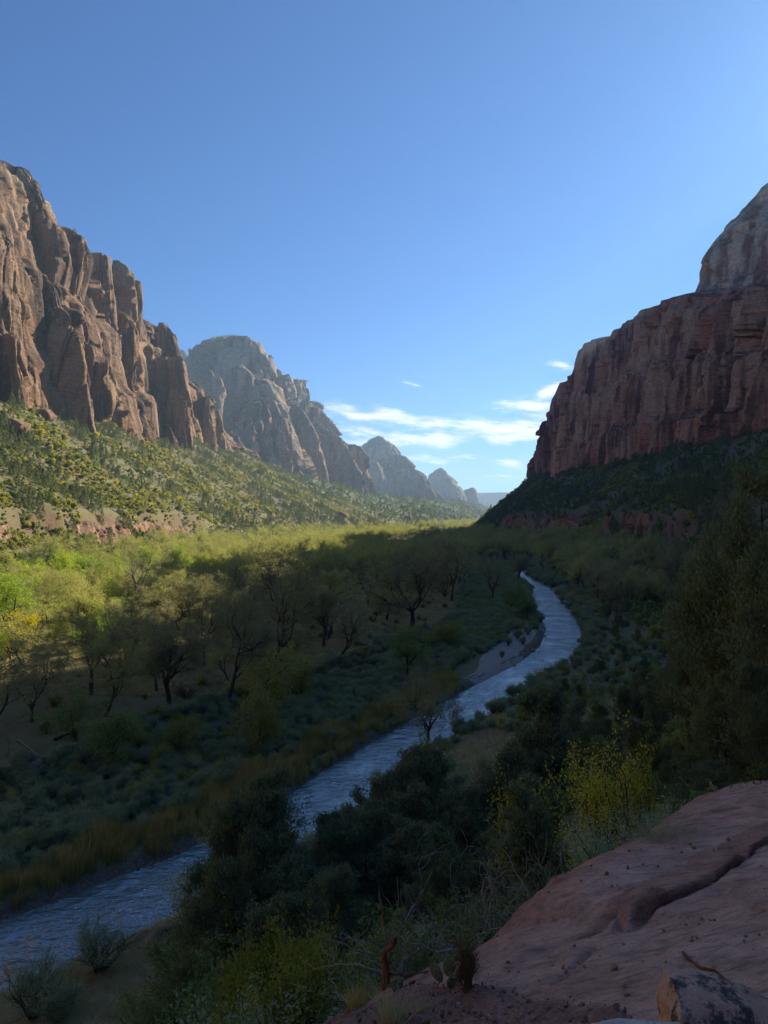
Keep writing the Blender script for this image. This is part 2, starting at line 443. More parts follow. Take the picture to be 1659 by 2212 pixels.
def tower(rows, D, seed, S=None, sides=5, kd=.9, mat=None, res=1.0, zbot=60, twist=None, disp=1.0, bushes=0, strata=1.0, flute=1.0):
    """solid rock buttress standing at distance D. rows: (photo y, left x, right x) from the top down"""
    rng = np.random.default_rng(seed)
    rows = sorted(rows)
    Y = np.array([r[0] for r in rows], float); XL = np.array([r[1] for r in rows], float); XR = np.array([r[2] for r in rows], float)
    z = 35 + (518 - Y * K) / F * D; xl = (XL * K - 384) / F * D; xr = (XR * K - 384) / F * D
    px = D / F
    nv = int(np.clip((z[0] - max(z[-1], zbot)) / px * 1.0 * res, 12, 330)); 
    wmax = (xr - xl).max()
    nu = int(np.clip(2.6 * wmax / px * res, 16, 520))
    # extend downwards into the talus
    if z[-1] > zbot:
        z = np.append(z, zbot); xl = np.append(xl, xl[-1] - .05 * wmax); xr = np.append(xr, xr[-1] + .05 * wmax)
    zs = np.linspace(z[0], z[-1], nv)
    l = np.interp(-zs, -z, xl); r = np.interp(-zs, -z, xr)
    cx = (l + r) / 2; hw = (r - l) / 2
    if S is None: S = max(10 * px, wmax * .28)
    ph = np.linspace(0, 2 * np.pi, nu, endpoint=False)
    rot = -np.pi / 2 + rng.uniform(-.25, .25)
    th = rot + (np.arange(sides) + rng.uniform(-.22, .22, sides)) * 2 * np.pi / sides
    dd = rng.uniform(.85, 1.12, sides)
    rad = np.zeros(nu)
    acc = 0
    for t_, q in zip(th, dd):
        cc = np.cos(ph - t_) / q
        acc = acc + np.maximum(cc, 0) ** 18
    rad = acc ** (-1 / 18.)
    ux, uy = rad * np.cos(ph), rad * np.sin(ph)
    sx = (ux - (ux.max() + ux.min()) / 2) / ((ux.max() - ux.min()) / 2)
    sy = uy / np.abs(uy).max()
    hd = np.minimum(hw * kd + .0 * wmax, hw * kd)
    X = cx[None, :] + sx[:, None] * hw[None, :]
    Yw = D + hd.max() * .3 + sy[:, None] * hd[None, :]
    Z = np.repeat(zs[None, :], nu, 0)
    P = np.stack([X, Yw, Z], -1).reshape(-1, 3)
    off = rock_offset(P, S, seed, strata, flute).reshape(nu, nv) * disp
    n2 = np.stack([sx, sy], -1); n2 /= np.linalg.norm(n2, axis=1, keepdims=True)
    lim = (np.minimum(1, hw / (S * .8)) * smooth(-.01, .05, (zs[0] - zs) / max(zs[0] - zs[-1], 1)))[None, :]
    X = X + n2[:, 0:1] * off * lim; Yw = Yw + n2[:, 1:2] * off * lim
    Z = Z + (off * .25) * lim
    V = np.stack([X, Yw, Z], -1).reshape(-1, 3)
    Fc = grid_faces(nu, nv, True)
    top = np.array([[cx[0], D + hd.max() * .3, zs[0] + px * .5]])
    ti = len(V); V = np.concatenate([V, top])
    i = np.arange(nu); tri = np.stack([i * nv, ((i + 1) % nu) * nv, np.full(nu, ti)], -1)[:, ::-1]
    if bushes: scatter_on(V, Fc, bushes, max(1, D / 900), rng, .42)
    return V, Fc[:, ::-1], tri
def cat_parts(parts):
    Vs, Q, T, n = [], [], [], 0
    for V, q, t_ in parts:
        Vs.append(V); Q.append(q + n); T.append(t_ + n) if len(t_) else None; n += len(V)
    return np.concatenate(Vs), [np.concatenate(Q)] + ([np.concatenate(T)] if T else [])
def rock_object(name, V, Fs, mat, label):
    return add(name, mesh_np(name, V, Fs, [mat]), kind="structure", label=label)

def Z1(*rows): return [(y * .3662 + 270, a * .3662, b * .3662) for y, a, b in rows]
def Z2(*rows): return [(y * .472 + 648, a * .472 + 351, b * .472 + 351) for y, a, b in rows]
def Z3(*rows): return [(y * .3815 + 378, a * .3815 + 1026, b * .3815 + 1026) for y, a, b in rows]
towers_left = [
 # rows, D, seed, sides, kd, bushes, S
 (Z1((185, -200, 5), (200, -230, 40), (225, -260, 75), (260, -300, 115), (330, -300, 150), (400, -320, 190), (490, -330, 232), (580, -340, 268), (650, -340, 298), (760, -340, 312), (900, -350, 330), (1100, -350, 340), (1400, -350, 300)), 760, 3, 6, .8, 60, 42),
 (Z1((590, 300, 330), (600, 292, 405), (640, 292, 455), (700, 300, 500), (760, 310, 528), (820, 320, 520), (1000, 330, 470), (1300, 330, 500), (1600, 330, 520)), 800, 5, 5, .9, 60, 30),
 (Z1((748, 545, 600), (770, 515, 640), (850, 500, 655), (1000, 498, 662), (1130, 505, 668), (1280, 560, 690), (1500, 560, 700)), 880, 8, 5, .9, 50, 22),
 (Z1((790, 650, 690), (830, 640, 735), (900, 640, 772), (1000, 645, 780), (1150, 650, 784), (1300, 660, 800), (1600, 660, 800)), 950, 9, 4, .9, 40, 22),
 (Z1((912, 785, 815), (925, 775, 826), (1100, 778, 834), (1260, 785, 834), (1300, 790, 840), (1500, 780, 850)), 985, 12, 5, 1.0, 10, 14),
 (Z1((1085, 660, 690), (1110, 648, 735), (1180, 630, 785), (1260, 620, 805), (1350, 618, 800), (1420, 640, 785), (1480, 730, 775), (1500, 740, 770)), 905, 15, 5, .8, 30, 20),
 (Z1((1155, 838, 870), (1180, 832, 920), (1250, 830, 1000), (1400, 810, 1060), (1700, 800, 1100)), 1120, 18, 6, .8, 50, 24),
 (Z1((1160, 925, 955), (1190, 912, 985), (1240, 905, 1012), (1340, 900, 1034), (1500, 905, 1060)), 1080, 19, 5, .9, 40, 18),
 (Z1((1362, 990, 1070), (1380, 915, 1084), (1410, 905, 1090), (1500, 908, 1104), (1640, 915, 1130), (1800, 920, 1142), (1890, 940, 1145), (1940, 940, 1145)), 1040, 21, 4, .9, 30, 24),
 (Z1((1600, 1190, 1225), (1640, 1140, 1240), (1700, 1132, 1255), (1850, 1150, 1266), (1930, 1160, 1268), (1980, 1160, 1270)), 1200, 23, 5, .9, 20, 20),
 (Z1((1260, 820, 850), (1300, 808, 880), (1360, 800, 895), (1420, 800, 900), (1600, 790, 900)), 1040, 24, 5, .9, 20, 14),
 # lower lit buttresses
 (Z1((1395, 535, 570), (1430, 520, 610), (1500, 512, 640), (1560, 512, 665), (1680, 520, 700), (1780, 540, 705), (1850, 560, 695)), 830, 26, 5, .9, 40, 20),
 (Z1((1560, 665, 700), (1600, 660, 735), (1700, 670, 765), (1850, 690, 775), (1900, 690, 775)), 860, 27, 5, .9, 20, 14),
 (Z1((840, 80, 120), (860, 70, 240), (930, 60, 330), (1050, 60, 360), (1150, 90, 420), (1300, 100, 460), (1450, 120, 490), (1600, 150, 500), (1720, 200, 510)), 700, 30, 7, .7, 60, 34),
 (Z1((950, 370, 400), (1000, 360, 440), (1100, 360, 500), (1200, 380, 530), (1350, 420, 545), (1420, 440, 600), (1600, 440, 620)), 800, 31, 5, .9, 60, 22),
 (Z1((600, -200, -20), (700, -230, 60), (800, -250, 80), (950, -260, 75), (1050, -260, 110), (1090, -260, 115), (1180, -260, 90), (1300, -260, 100), (1450, -260, 120), (1650, -260, 130), (1700, -260, 130)), 640, 33, 6, .7, 60, 30),
 (Z1((1230, 10, 60), (1260, -10, 95), (1400, -20, 112), (1550, -20, 140), (1680, -20, 150)), 600, 35, 5, .8, 20, 16),
 (Z1((1415, 165, 185), (1440, 150, 205), (1500, 150, 222), (1560, 150, 225), (1600, 140, 225)), 650, 36, 5, .9, 15, 10),
 (Z1((1700, 780, 800), (1740, 770, 850), (1800, 780, 880), (1880, 800, 915), (1920, 800, 915)), 900, 37, 5, .9, 30, 12),
 (Z1((1690, 1265, 1290), (1750, 1255, 1310), (1850, 1260, 1325), (1950, 1260, 1325)), 1330, 38, 5, .9, 20, 16),
 (Z1((1790, 980, 1000), (1810, 975, 1025), (1870, 980, 1040)), 980, 39, 5, .9, 10, 8),
 (Z1((1520, 1090, 1120), (1560, 1085, 1170), (1640, 1090, 1215), (1750, 1100, 1245), (1900, 1100, 1260)), 1290, 40, 5, .9, 20, 18),
]
parts = []
for rows_, D, seed, sides, kd, bu, S in towers_left:
    parts.append(tower(rows_, D, seed, S, sides, kd, bushes=bu * 3, zbot=90, res=.88))
def wall(ys, xb, zb, xc, zc, S, seed, nt_, amp=1.0, back=260, side=1, bushes=0, bscale=1.0, power=1.0):
    """rock wall along the valley; side=+1: the wall faces -X (stands on the right)"""
    rng = np.random.default_rng(seed)
    n = len(ys); t_ = np.linspace(0, 1, nt_)
    but = 16 * fbm(ys / 110, ys * 0, ys * 0, 3, seed + 3) + 7 * fbm(ys / 35, ys * 0, ys * 0, 2, seed + 5, ridged=True)
    prof = np.interp(t_, [0, .02, .30, .36, .62, .68, .93, 1], [0, .03, .16, .34, .48, .68, .88, 1])
    X = xb[:, None] + (xc - xb)[:, None] * prof[None, :]
    X = X - side * but[:, None] * amp * (1 - .3 * t_[None, :])
    Z = zb[:, None] + (zc - zb)[:, None] * t_[None, :] ** power
    Y = np.repeat(ys[:, None], nt_, 1)
    P = np.stack([X, Y, Z], -1).reshape(-1, 3)
    off = rock_offset(P, S, seed).reshape(n, nt_)
    off2 = off * amp * (1 - .6 * smooth(.9, 1, t_))[None, :]
    X = X - side * off2
    Y = Y + .2 * off2
    # plateau and back
    Xs = [X]; Ys = [Y]; Zs = [Z]
    lift_ = (smooth(720, 860, ys)[:, None] if side > 0 else 0 * ys[:, None]) * smooth(60, 110, zc - zb)[:, None]
    for f, dz, up_ in ((.06, -1, 5), (.2, -3, 13), (.5, -8, 24), (1, -20, 20), (1.5, -240, 0)):
        Xs.append(X[:, -1:] + side * back * f); Ys.append(Y[:, -1:]); Zs.append(Z[:, -1:] + dz + up_ * lift_)
    X, Y, Z = (np.concatenate(a, 1) for a in (Xs, Ys, Zs))
    V = np.stack([X, Y, Z], -1).reshape(-1, 3)
    Fc = grid_faces(n, X.shape[1])
    if bushes: scatter_on(V, Fc, bushes, bscale, rng, .45)
    return V, (Fc if side > 0 else Fc[:, ::-1]), np.zeros((0, 3), int)
# left massif behind the buttresses
sil = [z1(*p) for p in ((-150, 160), (0, 205), (120, 300), (230, 520), (300, 690), (420, 740), (530, 800), (650, 850), (780, 980), (820, 1200), (900, 1240), (1000, 1330), (1070, 1480), (1150, 1680), (1250, 1800))]
ys_, zs_ = [], []
for X_, Y_ in sil:
    a, b_ = ray(X_, Y_); y_ = -385 / a; ys_.append(y_); zs_.append(35 + b_ * y_)
o_ = np.argsort(ys_); ys_ = np.array(ys_)[o_]; zs_ = np.array(zs_)[o_]
yy = stretch([(-600, 450, 30), (450, 1100, 2.8), (1100, ys_[-1], 4)])
zc = np.interp(yy, ys_, zs_) - 6
parts.append(wall(yy, left_wall_x(yy) - 12, zb_left(yy) - 25, np.full(len(yy), -378.) , np.maximum(zc, zb_left(yy)), 34, 51, 130, .9, side=-1, bushes=500))
V, Fs = cat_parts(parts)
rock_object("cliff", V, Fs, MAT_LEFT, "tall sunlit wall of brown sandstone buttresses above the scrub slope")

# right wall
silR = [z3(*p) for p in ((295, 1700), (300, 1640), (320, 1590), (360, 1545), (370, 1480), (400, 1400), (430, 1300), (450, 1270), (480, 1220), (490, 1180), (540, 1145), (576, 1140), (582, 1060), (600, 990), (630, 945), (655, 940), (690, 960), (720, 935), (762, 940), (775, 905), (840, 850), (870, 835), (900, 810), (930, 785), (960, 745), (1000, 735), (1050, 700), (1150, 700), (1260, 690), (1292, 700), (1400, 680), (1500, 650), (1659, 600))]
ys_, zs_, nu_ = [], [], []
def crest_x(X_): return float(np.interp(X_, [1138, 1200, 1300, 1500], [305, 318, 335, 345]))
xs_ = []
for X_, Y_ in silR:
    a, b_ = ray(X_, Y_); xc_ = crest_x(X_); y_ = xc_ / a; ys_.append(y_); zs_.append(35 + b_ * y_); xs_.append(xc_)
o_ = np.argsort(ys_); ys_ = np.array(ys_)[o_]; zs_ = np.array(zs_)[o_]; xs_ = np.array(xs_)[o_]
ys_ = np.concatenate([[-600, 250, 600], ys_]); zs_ = np.concatenate([[366, 366, 345], zs_]); xs_ = np.concatenate([[350, 350, 345], xs_])
yend = ys_[-1]
yy = stretch([(-600, 420, 25), (420, 700, 1.5), (700, 1000, 2.2), (1000, yend, 3.2)])
zc = np.interp(yy, ys_, zs_) + 7.0 * fbm(yy / 12, yy * 0, yy * 0, 4, 6); xc = np.interp(yy, ys_, xs_)
pr = [wall(yy, right_wall_x(yy) + 6, np.minimum(zb_right(yy) - 22, zc - 2), xc, zc, 34, 71, 260, 1.0, side=1, bushes=900)]
# end cap of the nose, running away to the right
ang = np.linspace(0, 1, 60)
yy2 = yend + 260 * ang
V, Fs = cat_parts(pr)
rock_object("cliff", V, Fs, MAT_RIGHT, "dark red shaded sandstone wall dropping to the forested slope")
V, q, t_ = tower(Z3((-130, 1960, 2200), (-110, 1880, 2350), (-60, 1800, 2500), (0, 1730, 2600), (40, 1690, 2700), (85, 1655, 2750), (120, 1620, 2800), (180, 1572, 2800), (270, 1502, 2800), (360, 1440, 2800), (470, 1402, 2800), (560, 1380, 2800), (600, 1340, 2800), (650, 1302, 2800), (710, 1292, 2800), (900, 1290, 2800)), 860, 81, 40, 7, .7, res=.5, zbot=110, bushes=60, strata=.8, disp=.42)
rock_object("rock_dome", V, [q, t_], MAT_DOME, "pale sandstone dome rising above the shaded red wall")

# mountains down the canyon
def far_parts(lst, res=1.0):
    return cat_parts([tower(r_, D, sd_, S, sides, kd, res=res, zbot=zb, bushes=bu, disp=dsp, flute=fl) for r_, D, sd_, sides, kd, S, zb, bu, dsp, fl in lst])
V, Fs = far_parts([
 (Z2((140, 285, 318), (148, 250, 355), (166, 222, 392), (200, 180, 425), (240, 140, 450), (290, 105, 485), (350, 100, 508), (420, 90, 530), (500, 90, 548), (600, 80, 590), (700, 80, 640), (800, 80, 700), (900, 80, 760)), 2250, 101, 7, .8, 90, 60, 1500, 1.25, 1.6),
 (Z2((305, 480, 520), (318, 460, 545), (370, 430, 590), (430, 420, 640), (480, 420, 700), (540, 430, 750), (600, 450, 795), (650, 500, 850), (690, 500, 895), (740, 500, 918), (840, 500, 930), (920, 500, 945)), 2500, 103, 7, .6, 80, 60, 1500, 1.25, 1.6),
 (Z2((318, 200, 220), (340, 180, 240), (400, 165, 258), (460, 175, 265), (520, 200, 262)), 1900, 105, 5, .9, 40, 100, 60, .9, 1),
 (Z2((290, 335, 360), (320, 310, 400), (380, 300, 470), (430, 305, 510), (470, 320, 535), (500, 420, 548), (560, 430, 560)), 2080, 107, 6, .7, 55, 150, 200, 1.2, 1.4),
 (Z2((455, 475, 510), (480, 455, 540), (560, 440, 580), (660, 440, 620), (760, 450, 650), (860, 470, 690)), 2020, 108, 5, .8, 55, 80, 250, 1, 1.3),
 (Z2((475, 590, 612), (510, 572, 640), (580, 565, 680), (650, 570, 710), (720, 590, 735), (800, 610, 752), (880, 620, 765)), 2120, 109, 4, .9, 50, 80, 60, .8, 1),
 (Z2((560, 690, 720), (600, 680, 770), (680, 690, 840), (760, 700, 880), (900, 720, 935)), 2350, 110, 5, .8, 60, 80, 150, .8, 1.3),
 (Z2((440, 420, 450), (500, 330, 470), (580, 280, 500), (680, 240, 540), (780, 260, 580), (880, 300, 610)), 1950, 111, 6, .8, 60, 80, 300, 1, 1.3),
 (Z2((370, 130, 150), (410, 115, 190), (480, 120, 235), (560, 140, 270), (650, 160, 330), (760, 200, 400)), 1700, 113, 6, .8, 40, 80, 300, 1, 1.2),
], .8)
rock_object("mountain", V, Fs, MAT_FAR, "domed grey sandstone mountain beyond the left wall with sunlit ribs")
V, Fs = far_parts([
 (Z2((618, 984, 990), (630, 962, 1014), (640, 948, 1034), (660, 925, 1060), (700, 900, 1085), (760, 890, 1105), (880, 880, 1130)), 3900, 121, 6, .8, 50, 70, 200, .6, 1),
 (Z2((705, 1035, 1090), (730, 980, 1120), (760, 950, 1140), (800, 935, 1200), (850, 930, 1240), (905, 930, 1270)), 3600, 122, 7, .6, 60, 70, 200, .8, 1.4),
 (Z2((740, 955, 985), (770, 940, 1005), (840, 935, 1025), (905, 935, 1035)), 3450, 123, 5, .8, 45, 90, 60, .8, 1),
], 1.2)
rock_object("mountain", V, Fs, MAT_FAR, "second smaller peaked mountain with a rounded cap, middle of the far row")
V, Fs = far_parts([
 (Z2((768, 1268, 1282), (785, 1238, 1298), (800, 1218, 1310), (830, 1210, 1350), (860, 1205, 1378), (900, 1200, 1392), (950, 1200, 1400)), 5200, 131, 6, .8, 60, 60, 0, .7, 1.2),
 (Z2((859, 1412, 1424), (872, 1385, 1436), (900, 1378, 1445), (950, 1370, 1452)), 5500, 132, 5, .8, 40, 60, 0, .7, 1),
], 1.3)
rock_object("mountain", V, Fs, MAT_FAR, "most distant blue hazy peak with a small pinnacle beside it")
V, Fs = far_parts([(Z2((882, 1440, 1700), (890, 1400, 1750), (950, 1350, 1800)), 9000, 135, 6, .5, 250, 40, 0, .3, 1)])
rock_object("plateau", V, Fs, MAT_FAR, "flat blue plateau on the horizon at the canyon mouth")

V, Fs = far_parts([(Z2((225, 60, 90), (235, 50, 105), (260, 40, 118), (300, 30, 125), (400, 20, 130)), 3000, 141, 6, .8, 90, 70, 60, .8, 1)])
rock_object("mountain", V, Fs, MAT_FAR, "tiny pale peak showing in the notch beside the left wall")
# ---------------------------------------------------------------- plants: materials
def foliage_mat(name, c1, c2, trans=.35, c3=None):
    m = bpy.data.materials.new(name); m.use_nodes = True; t = m.node_tree; t.nodes.clear()
    out = nd(t, "ShaderNodeOutputMaterial"); oi = nd(t, "ShaderNodeObjectInfo")
    n = noise(t, coords(t, (.9,) * 3), 1, 3, .6)
    n2 = noise(t, coords(t, (9,) * 3), 1, 2, .6)
    f = math_n(t, 'ADD', math_n(t, 'MULTIPLY', oi.outputs["Random"], .65), math_n(t, 'MULTIPLY', math_n(t, 'SUBTRACT', n, .3), .8))
    stops = [(.1, c1), (.8, c2)] + ([(1.0, c3)] if c3 else [])
    c = ramp(t, f, stops)
    c = mixc(t, .55, c, ramp(t, n2, [(.3, g1(.55)), (.7, g1(1.45))]), 'MULTIPLY')
    d = nd(t, "ShaderNodeBsdfDiffuse"); tr = nd(t, "ShaderNodeBsdfTranslucent"); mx = nd(t, "ShaderNodeMixShader")
    t.links.new(c, d.inputs[0]); t.links.new(mixc(t, 1.0, c, (1.25, 1.2, .6), 'MULTIPLY'), tr.inputs[0])
    mx.inputs[0].default_value = trans
    t.links.new(d.outputs[0], mx.inputs[1]); t.links.new(tr.outputs[0], mx.inputs[2]); t.links.new(mx.outputs[0], out.inputs[0])
    return m
def bark_mat(name, a, b_, sc=6):
    m, t, b = new_mat(name)
    n = noise(t, coords(t, (sc, sc, sc * .3), 'obj'), 1, 5, .7)
    t.links.new(ramp(t, n, [(.3, a), (.7, b_)]), b.inputs["Base Color"]); b.inputs["Roughness"].default_value = .9
    bump(t, b, n, .02)
    return m
M_COT = foliage_mat("cottonwood_leaves", (0.34, 0.38, 0.19), (0.52, 0.53, 0.24), .5)
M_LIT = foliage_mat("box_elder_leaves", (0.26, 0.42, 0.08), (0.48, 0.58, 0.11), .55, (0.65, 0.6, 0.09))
M_COT_SHADE = foliage_mat("shade_toned_cottonwood_leaves", (.25, .265, .17), (.39, .38, .24), .4)  # darker, greyer copy of the cottonwood leaves: shade put into the colour
M_DENSE = foliage_mat("dark_green_leaves", (0.134, 0.209, 0.084), (0.232, 0.319, 0.111), .35)
M_JUN = foliage_mat("juniper_sprays", (0.123, 0.167, 0.098), (0.209, 0.258, 0.143), .2)
M_PINE = foliage_mat("pinyon_needles", (0.14, 0.18, 0.10), (0.23, 0.265, 0.14), .25)
M_WILL = foliage_mat("willow_leaves", (0.209, 0.281, 0.183), (0.368, 0.441, 0.294), .35)
M_SAGE = foliage_mat("rabbitbrush_leaves", (0.266, 0.308, 0.231), (0.406, 0.434, 0.329), .25)
M_OAK = foliage_mat("scrub_oak_leaves", (0.24, 0.28, 0.10), (0.42, 0.42, 0.15), .5, (0.58, 0.48, 0.13))
M_GOLD = foliage_mat("gold_leaves", (.40, .38, .05), (.62, .55, .07), .55)
M_REED = foliage_mat("reed_blades", (0.245, 0.245, 0.085), (0.490, 0.405, 0.172), .3)
M_GRASS = foliage_mat("dry_grass_blades", (0.319, 0.307, 0.172), (0.588, 0.514, 0.319), .25)
M_TWIG = foliage_mat("brown_twigs", (.11, .075, .045), (.19, .13, .08), .1)
M_BARK = bark_mat("cottonwood_bark", (.045, .035, .028), (.11, .09, .075))
M_BARKJ = bark_mat("juniper_bark", (.055, .040, .032), (.13, .10, .08))
M_DEAD = bark_mat("weathered_wood", (.20, .175, .155), (.36, .32, .29), 9)
M_REDWOOD = bark_mat("reddish_stripped_wood", (.10, .045, .03), (.22, .11, .07), 9)

# ---------------------------------------------------------------- plants: growth
def unit(v): return v / max(1e-9, np.linalg.norm(v))
class Plant:
    def __init__(self, seed):
        self.rng = np.random.default_rng(seed); self.lines = []; self.tips = []
    def branch(self, p, d, L, r, lev, spec):
        s = spec[lev]; n = s.get('n', 4); rng = self.rng
        pts = [p]; rad = [r]; d = unit(d)
        for i in range(n):
            d = unit(d + rng.normal(0, s['w'], 3) + np.array([0, 0, s.get('up', 0)]))
            p = p + d * L / n; pts.append(p); rad.append(r * (1 - (i + 1) / n * (1 - s.get('taper', .5))))
        self.lines.append((np.array(pts), np.array(rad), s.get('sides', 4)))
        if lev + 1 < len(spec):
            q = spec[lev + 1]; k = q['k'] if isinstance(q['k'], int) else rng.integers(q['k'][0], q['k'][1] + 1)
            a0 = rng.uniform(0, 6.28)
            for c in range(k):
                t_ = 1.0 if c == 0 and q.get('lead', True) else rng.uniform(q.get('t0', .5), 1)
                f = t_ * n; i = min(int(f), n - 1); pp = pts[i] + (pts[i + 1] - pts[i]) * (f - i)
                dd = unit(pts[i + 1] - pts[i])
                ang = R(rng.uniform(*q['ang'])); az = a0 + c * 2.4 + rng.uniform(-.4, .4)
                side = unit(np.cross(dd, [0, 0, 1] if abs(dd[2]) < .95 else [1, 0, 0])); up2 = np.cross(side, dd)
                nd_ = dd * math.cos(ang) + (side * math.cos(az) + up2 * math.sin(az)) * math.sin(ang)
                ll = L * rng.uniform(*q['len']) if 'len' in q else q['L'] * rng.uniform(.7, 1.25)
                if 'shape' in q: ll *= q['shape'](t_)
                self.branch(pp, nd_, ll, rad[i] * q.get('rr', .62), lev + 1, spec)
        if lev >= len(spec) - 2:
            for i in range(1, len(pts)): self.tips.append((pts[i], unit(pts[i] - pts[i - 1]), 1 if lev == len(spec) - 1 else .45))
    def wood_mesh(self, name, mat, minr=.0):
        V, Q, n = [], [], 0
        for pts, rad, sd in self.lines:
            m_ = len(pts); tg = np.gradient(pts, axis=0); tg /= np.maximum(np.linalg.norm(tg, axis=1, keepdims=True), 1e-9)
            ref = np.array([0, 0, 1.]) if abs(tg[:, 2]).mean() < .9 else np.array([1., 0, 0])
            a = np.cross(tg, ref); a /= np.maximum(np.linalg.norm(a, axis=1, keepdims=True), 1e-9); b = np.cross(tg, a)
            ph = np.linspace(0, 2 * np.pi, sd, endpoint=False)
            ring = pts[None] + (np.cos(ph)[:, None, None] * a[None] + np.sin(ph)[:, None, None] * b[None]) * np.maximum(rad, minr)[None, :, None]
            V.append(ring.reshape(-1, 3)); Q.append(grid_faces(sd, m_, True) + n); n += sd * m_
        return mesh_np(name, np.concatenate(V), np.concatenate(Q), [mat], True)
    def leaf_mesh(self, name, mat, per, sig, size, aspect=2.0, updir=0.0, along=0.0, hang=0.0, drop=0.0):
        rng = self.rng; C, D = [], []
        for p, d, wgt in self.tips:
            if drop and rng.random() < drop: continue
            k = rng.poisson(per * wgt)
            if k == 0: continue
            C.append(p + rng.normal(0, sig, (k, 3)) * [1, 1, .8]); D.append(np.repeat(d[None], k, 0))
        C = np.concatenate(C); D = np.concatenate(D)
        return leaf_cloud(name, mat, C, D, rng, size, aspect, updir, along)
def leaf_cloud(name, mat, C, D, rng, size, aspect=2.0, updir=0.0, along=0.0):
    n = len(C)
    v = rng.normal(0, 1, (n, 3)); v /= np.linalg.norm(v, axis=1, keepdims=True)
    v = v + along * D + np.array([0, 0, updir]); v /= np.linalg.norm(v, axis=1, keepdims=True)
    w = rng.normal(0, 1, (n, 3)); w = np.cross(v, w); w /= np.linalg.norm(w, axis=1, keepdims=True)
    l = size * rng.uniform(.6, 1.4, (n, 1)); b = l / aspect
    V = np.stack([C - v * l / 2, C + w * b / 2, C + v * l / 2, C - w * b / 2], 1).reshape(-1, 3)
    return mesh_np(name, V, np.arange(4 * n).reshape(-1, 4), [mat])
def blades(name, mat, n, rad, h, w, lean, rng, bend=.3):
    """clump of grass or reed blades, three quads each"""
    V, Q = [], []
    a = rng.uniform(0, 6.28, n); r = rad * np.sqrt(rng.random(n)); hh = h * rng.uniform(.55, 1.15, n)
    dx, dy = rng.normal(0, lean, n) + .5 * r / max(rad, .01) * np.cos(a) * lean * 2, rng.normal(0, lean, n) + .5 * r / max(rad, .01) * np.sin(a) * lean * 2
    bx, by = r * np.cos(a), r * np.sin(a); fa = rng.uniform(0, 3.14, n)
    for k, (t_, ww) in enumerate(((0, 1), (.5, .8), (1, .12))):
        cx = bx + dx * hh * (t_ + bend * t_ * t_); cyy = by + dy * hh * (t_ + bend * t_ * t_); cz = hh * (t_ - .15 * bend * t_ * t_)
        V.append(np.stack([cx - np.cos(fa) * w * ww / 2, cyy - np.sin(fa) * w * ww / 2, cz], -1)); V.append(np.stack([cx + np.cos(fa) * w * ww / 2, cyy + np.sin(fa) * w * ww / 2, cz], -1))
    V = np.stack(V, 1).reshape(-1, 3); i = np.arange(n)[:, None] * 6
    Q = np.concatenate([i + [0, 1, 3, 2], i + [2, 3, 5, 4]])
    return mesh_np(name, V, Q, [mat])

def cottonwood(seed, leafmat=M_COT, per=18, sig=.29, size=.18, lean=(0, 0), open_=1.0, dead=False):
    P = Plant(seed); rng = P.rng
    spec = [dict(w=.10, up=.05, n=5, taper=.72, sides=7),
            dict(k=(3, 4), ang=(18, 48), len=(1.3, 1.9), w=.20, up=.10, n=7, taper=.42, rr=.72, sides=6, t0=.75),
            dict(k=(4, 5), ang=(25, 60), len=(.45, .7), w=.22, up=.06, n=5, taper=.4, rr=.62, sides=4, t0=.3),
            dict(k=(4, 5), ang=(25, 65), len=(.45, .7), w=.22, up=.03, n=4, taper=.4, rr=.55, sides=3, t0=.2),
            dict(k=(4, 5), ang=(25, 70), len=(.45, .75), w=.25, up=.0, n=3, taper=.3, rr=.5, sides=3, t0=.15)]
    P.branch(np.array([0, 0, -.3]), np.array([lean[0], lean[1], 1.0]), rng.uniform(2.4, 4.6), .35, 0, spec)
    zmax = max(p[2] for p, _, _ in P.tips)
    parts = [("trunk", P.wood_mesh("trunk", M_DEAD if dead else M_BARK, .012))]
    if not dead: parts.append(("crown", P.leaf_mesh("crown", leafmat, per, sig, size, 1.7, drop=.26)))
    return dict(parts=parts, H=zmax)
def broadleaf(seed, mat, H=6, per=10, sig=.3, size=.16):
    """round bushy tree with branches nearly to the ground"""
    P = Plant(seed)
    spec = [dict(w=.08, up=.1, n=5, taper=.5, sides=6),
            dict(k=(7, 9), ang=(30, 75), len=(.5, .8), w=.15, up=.10, n=5, taper=.4, rr=.5, sides=4, t0=.15),
            dict(k=(4, 6), ang=(25, 65), len=(.4, .6), w=.2, up=.05, n=4, taper=.4, rr=.5, sides=3, t0=.2),
            dict(k=(3, 5), ang=(25, 70), len=(.45, .7), w=.22, up=.0, n=3, taper=.3, rr=.5, sides=3, t0=.2)]
    P.branch(np.array([0, 0, -.2]), np.array([0, 0, 1.0]), H * .68, .15, 0, spec)
    zmax = max(p[2] for p, _, _ in P.tips)
    return dict(parts=[("trunk", P.wood_mesh("trunk", M_BARK, .01)), ("crown", P.leaf_mesh("crown", mat, per, sig, size, 1.6))], H=zmax)
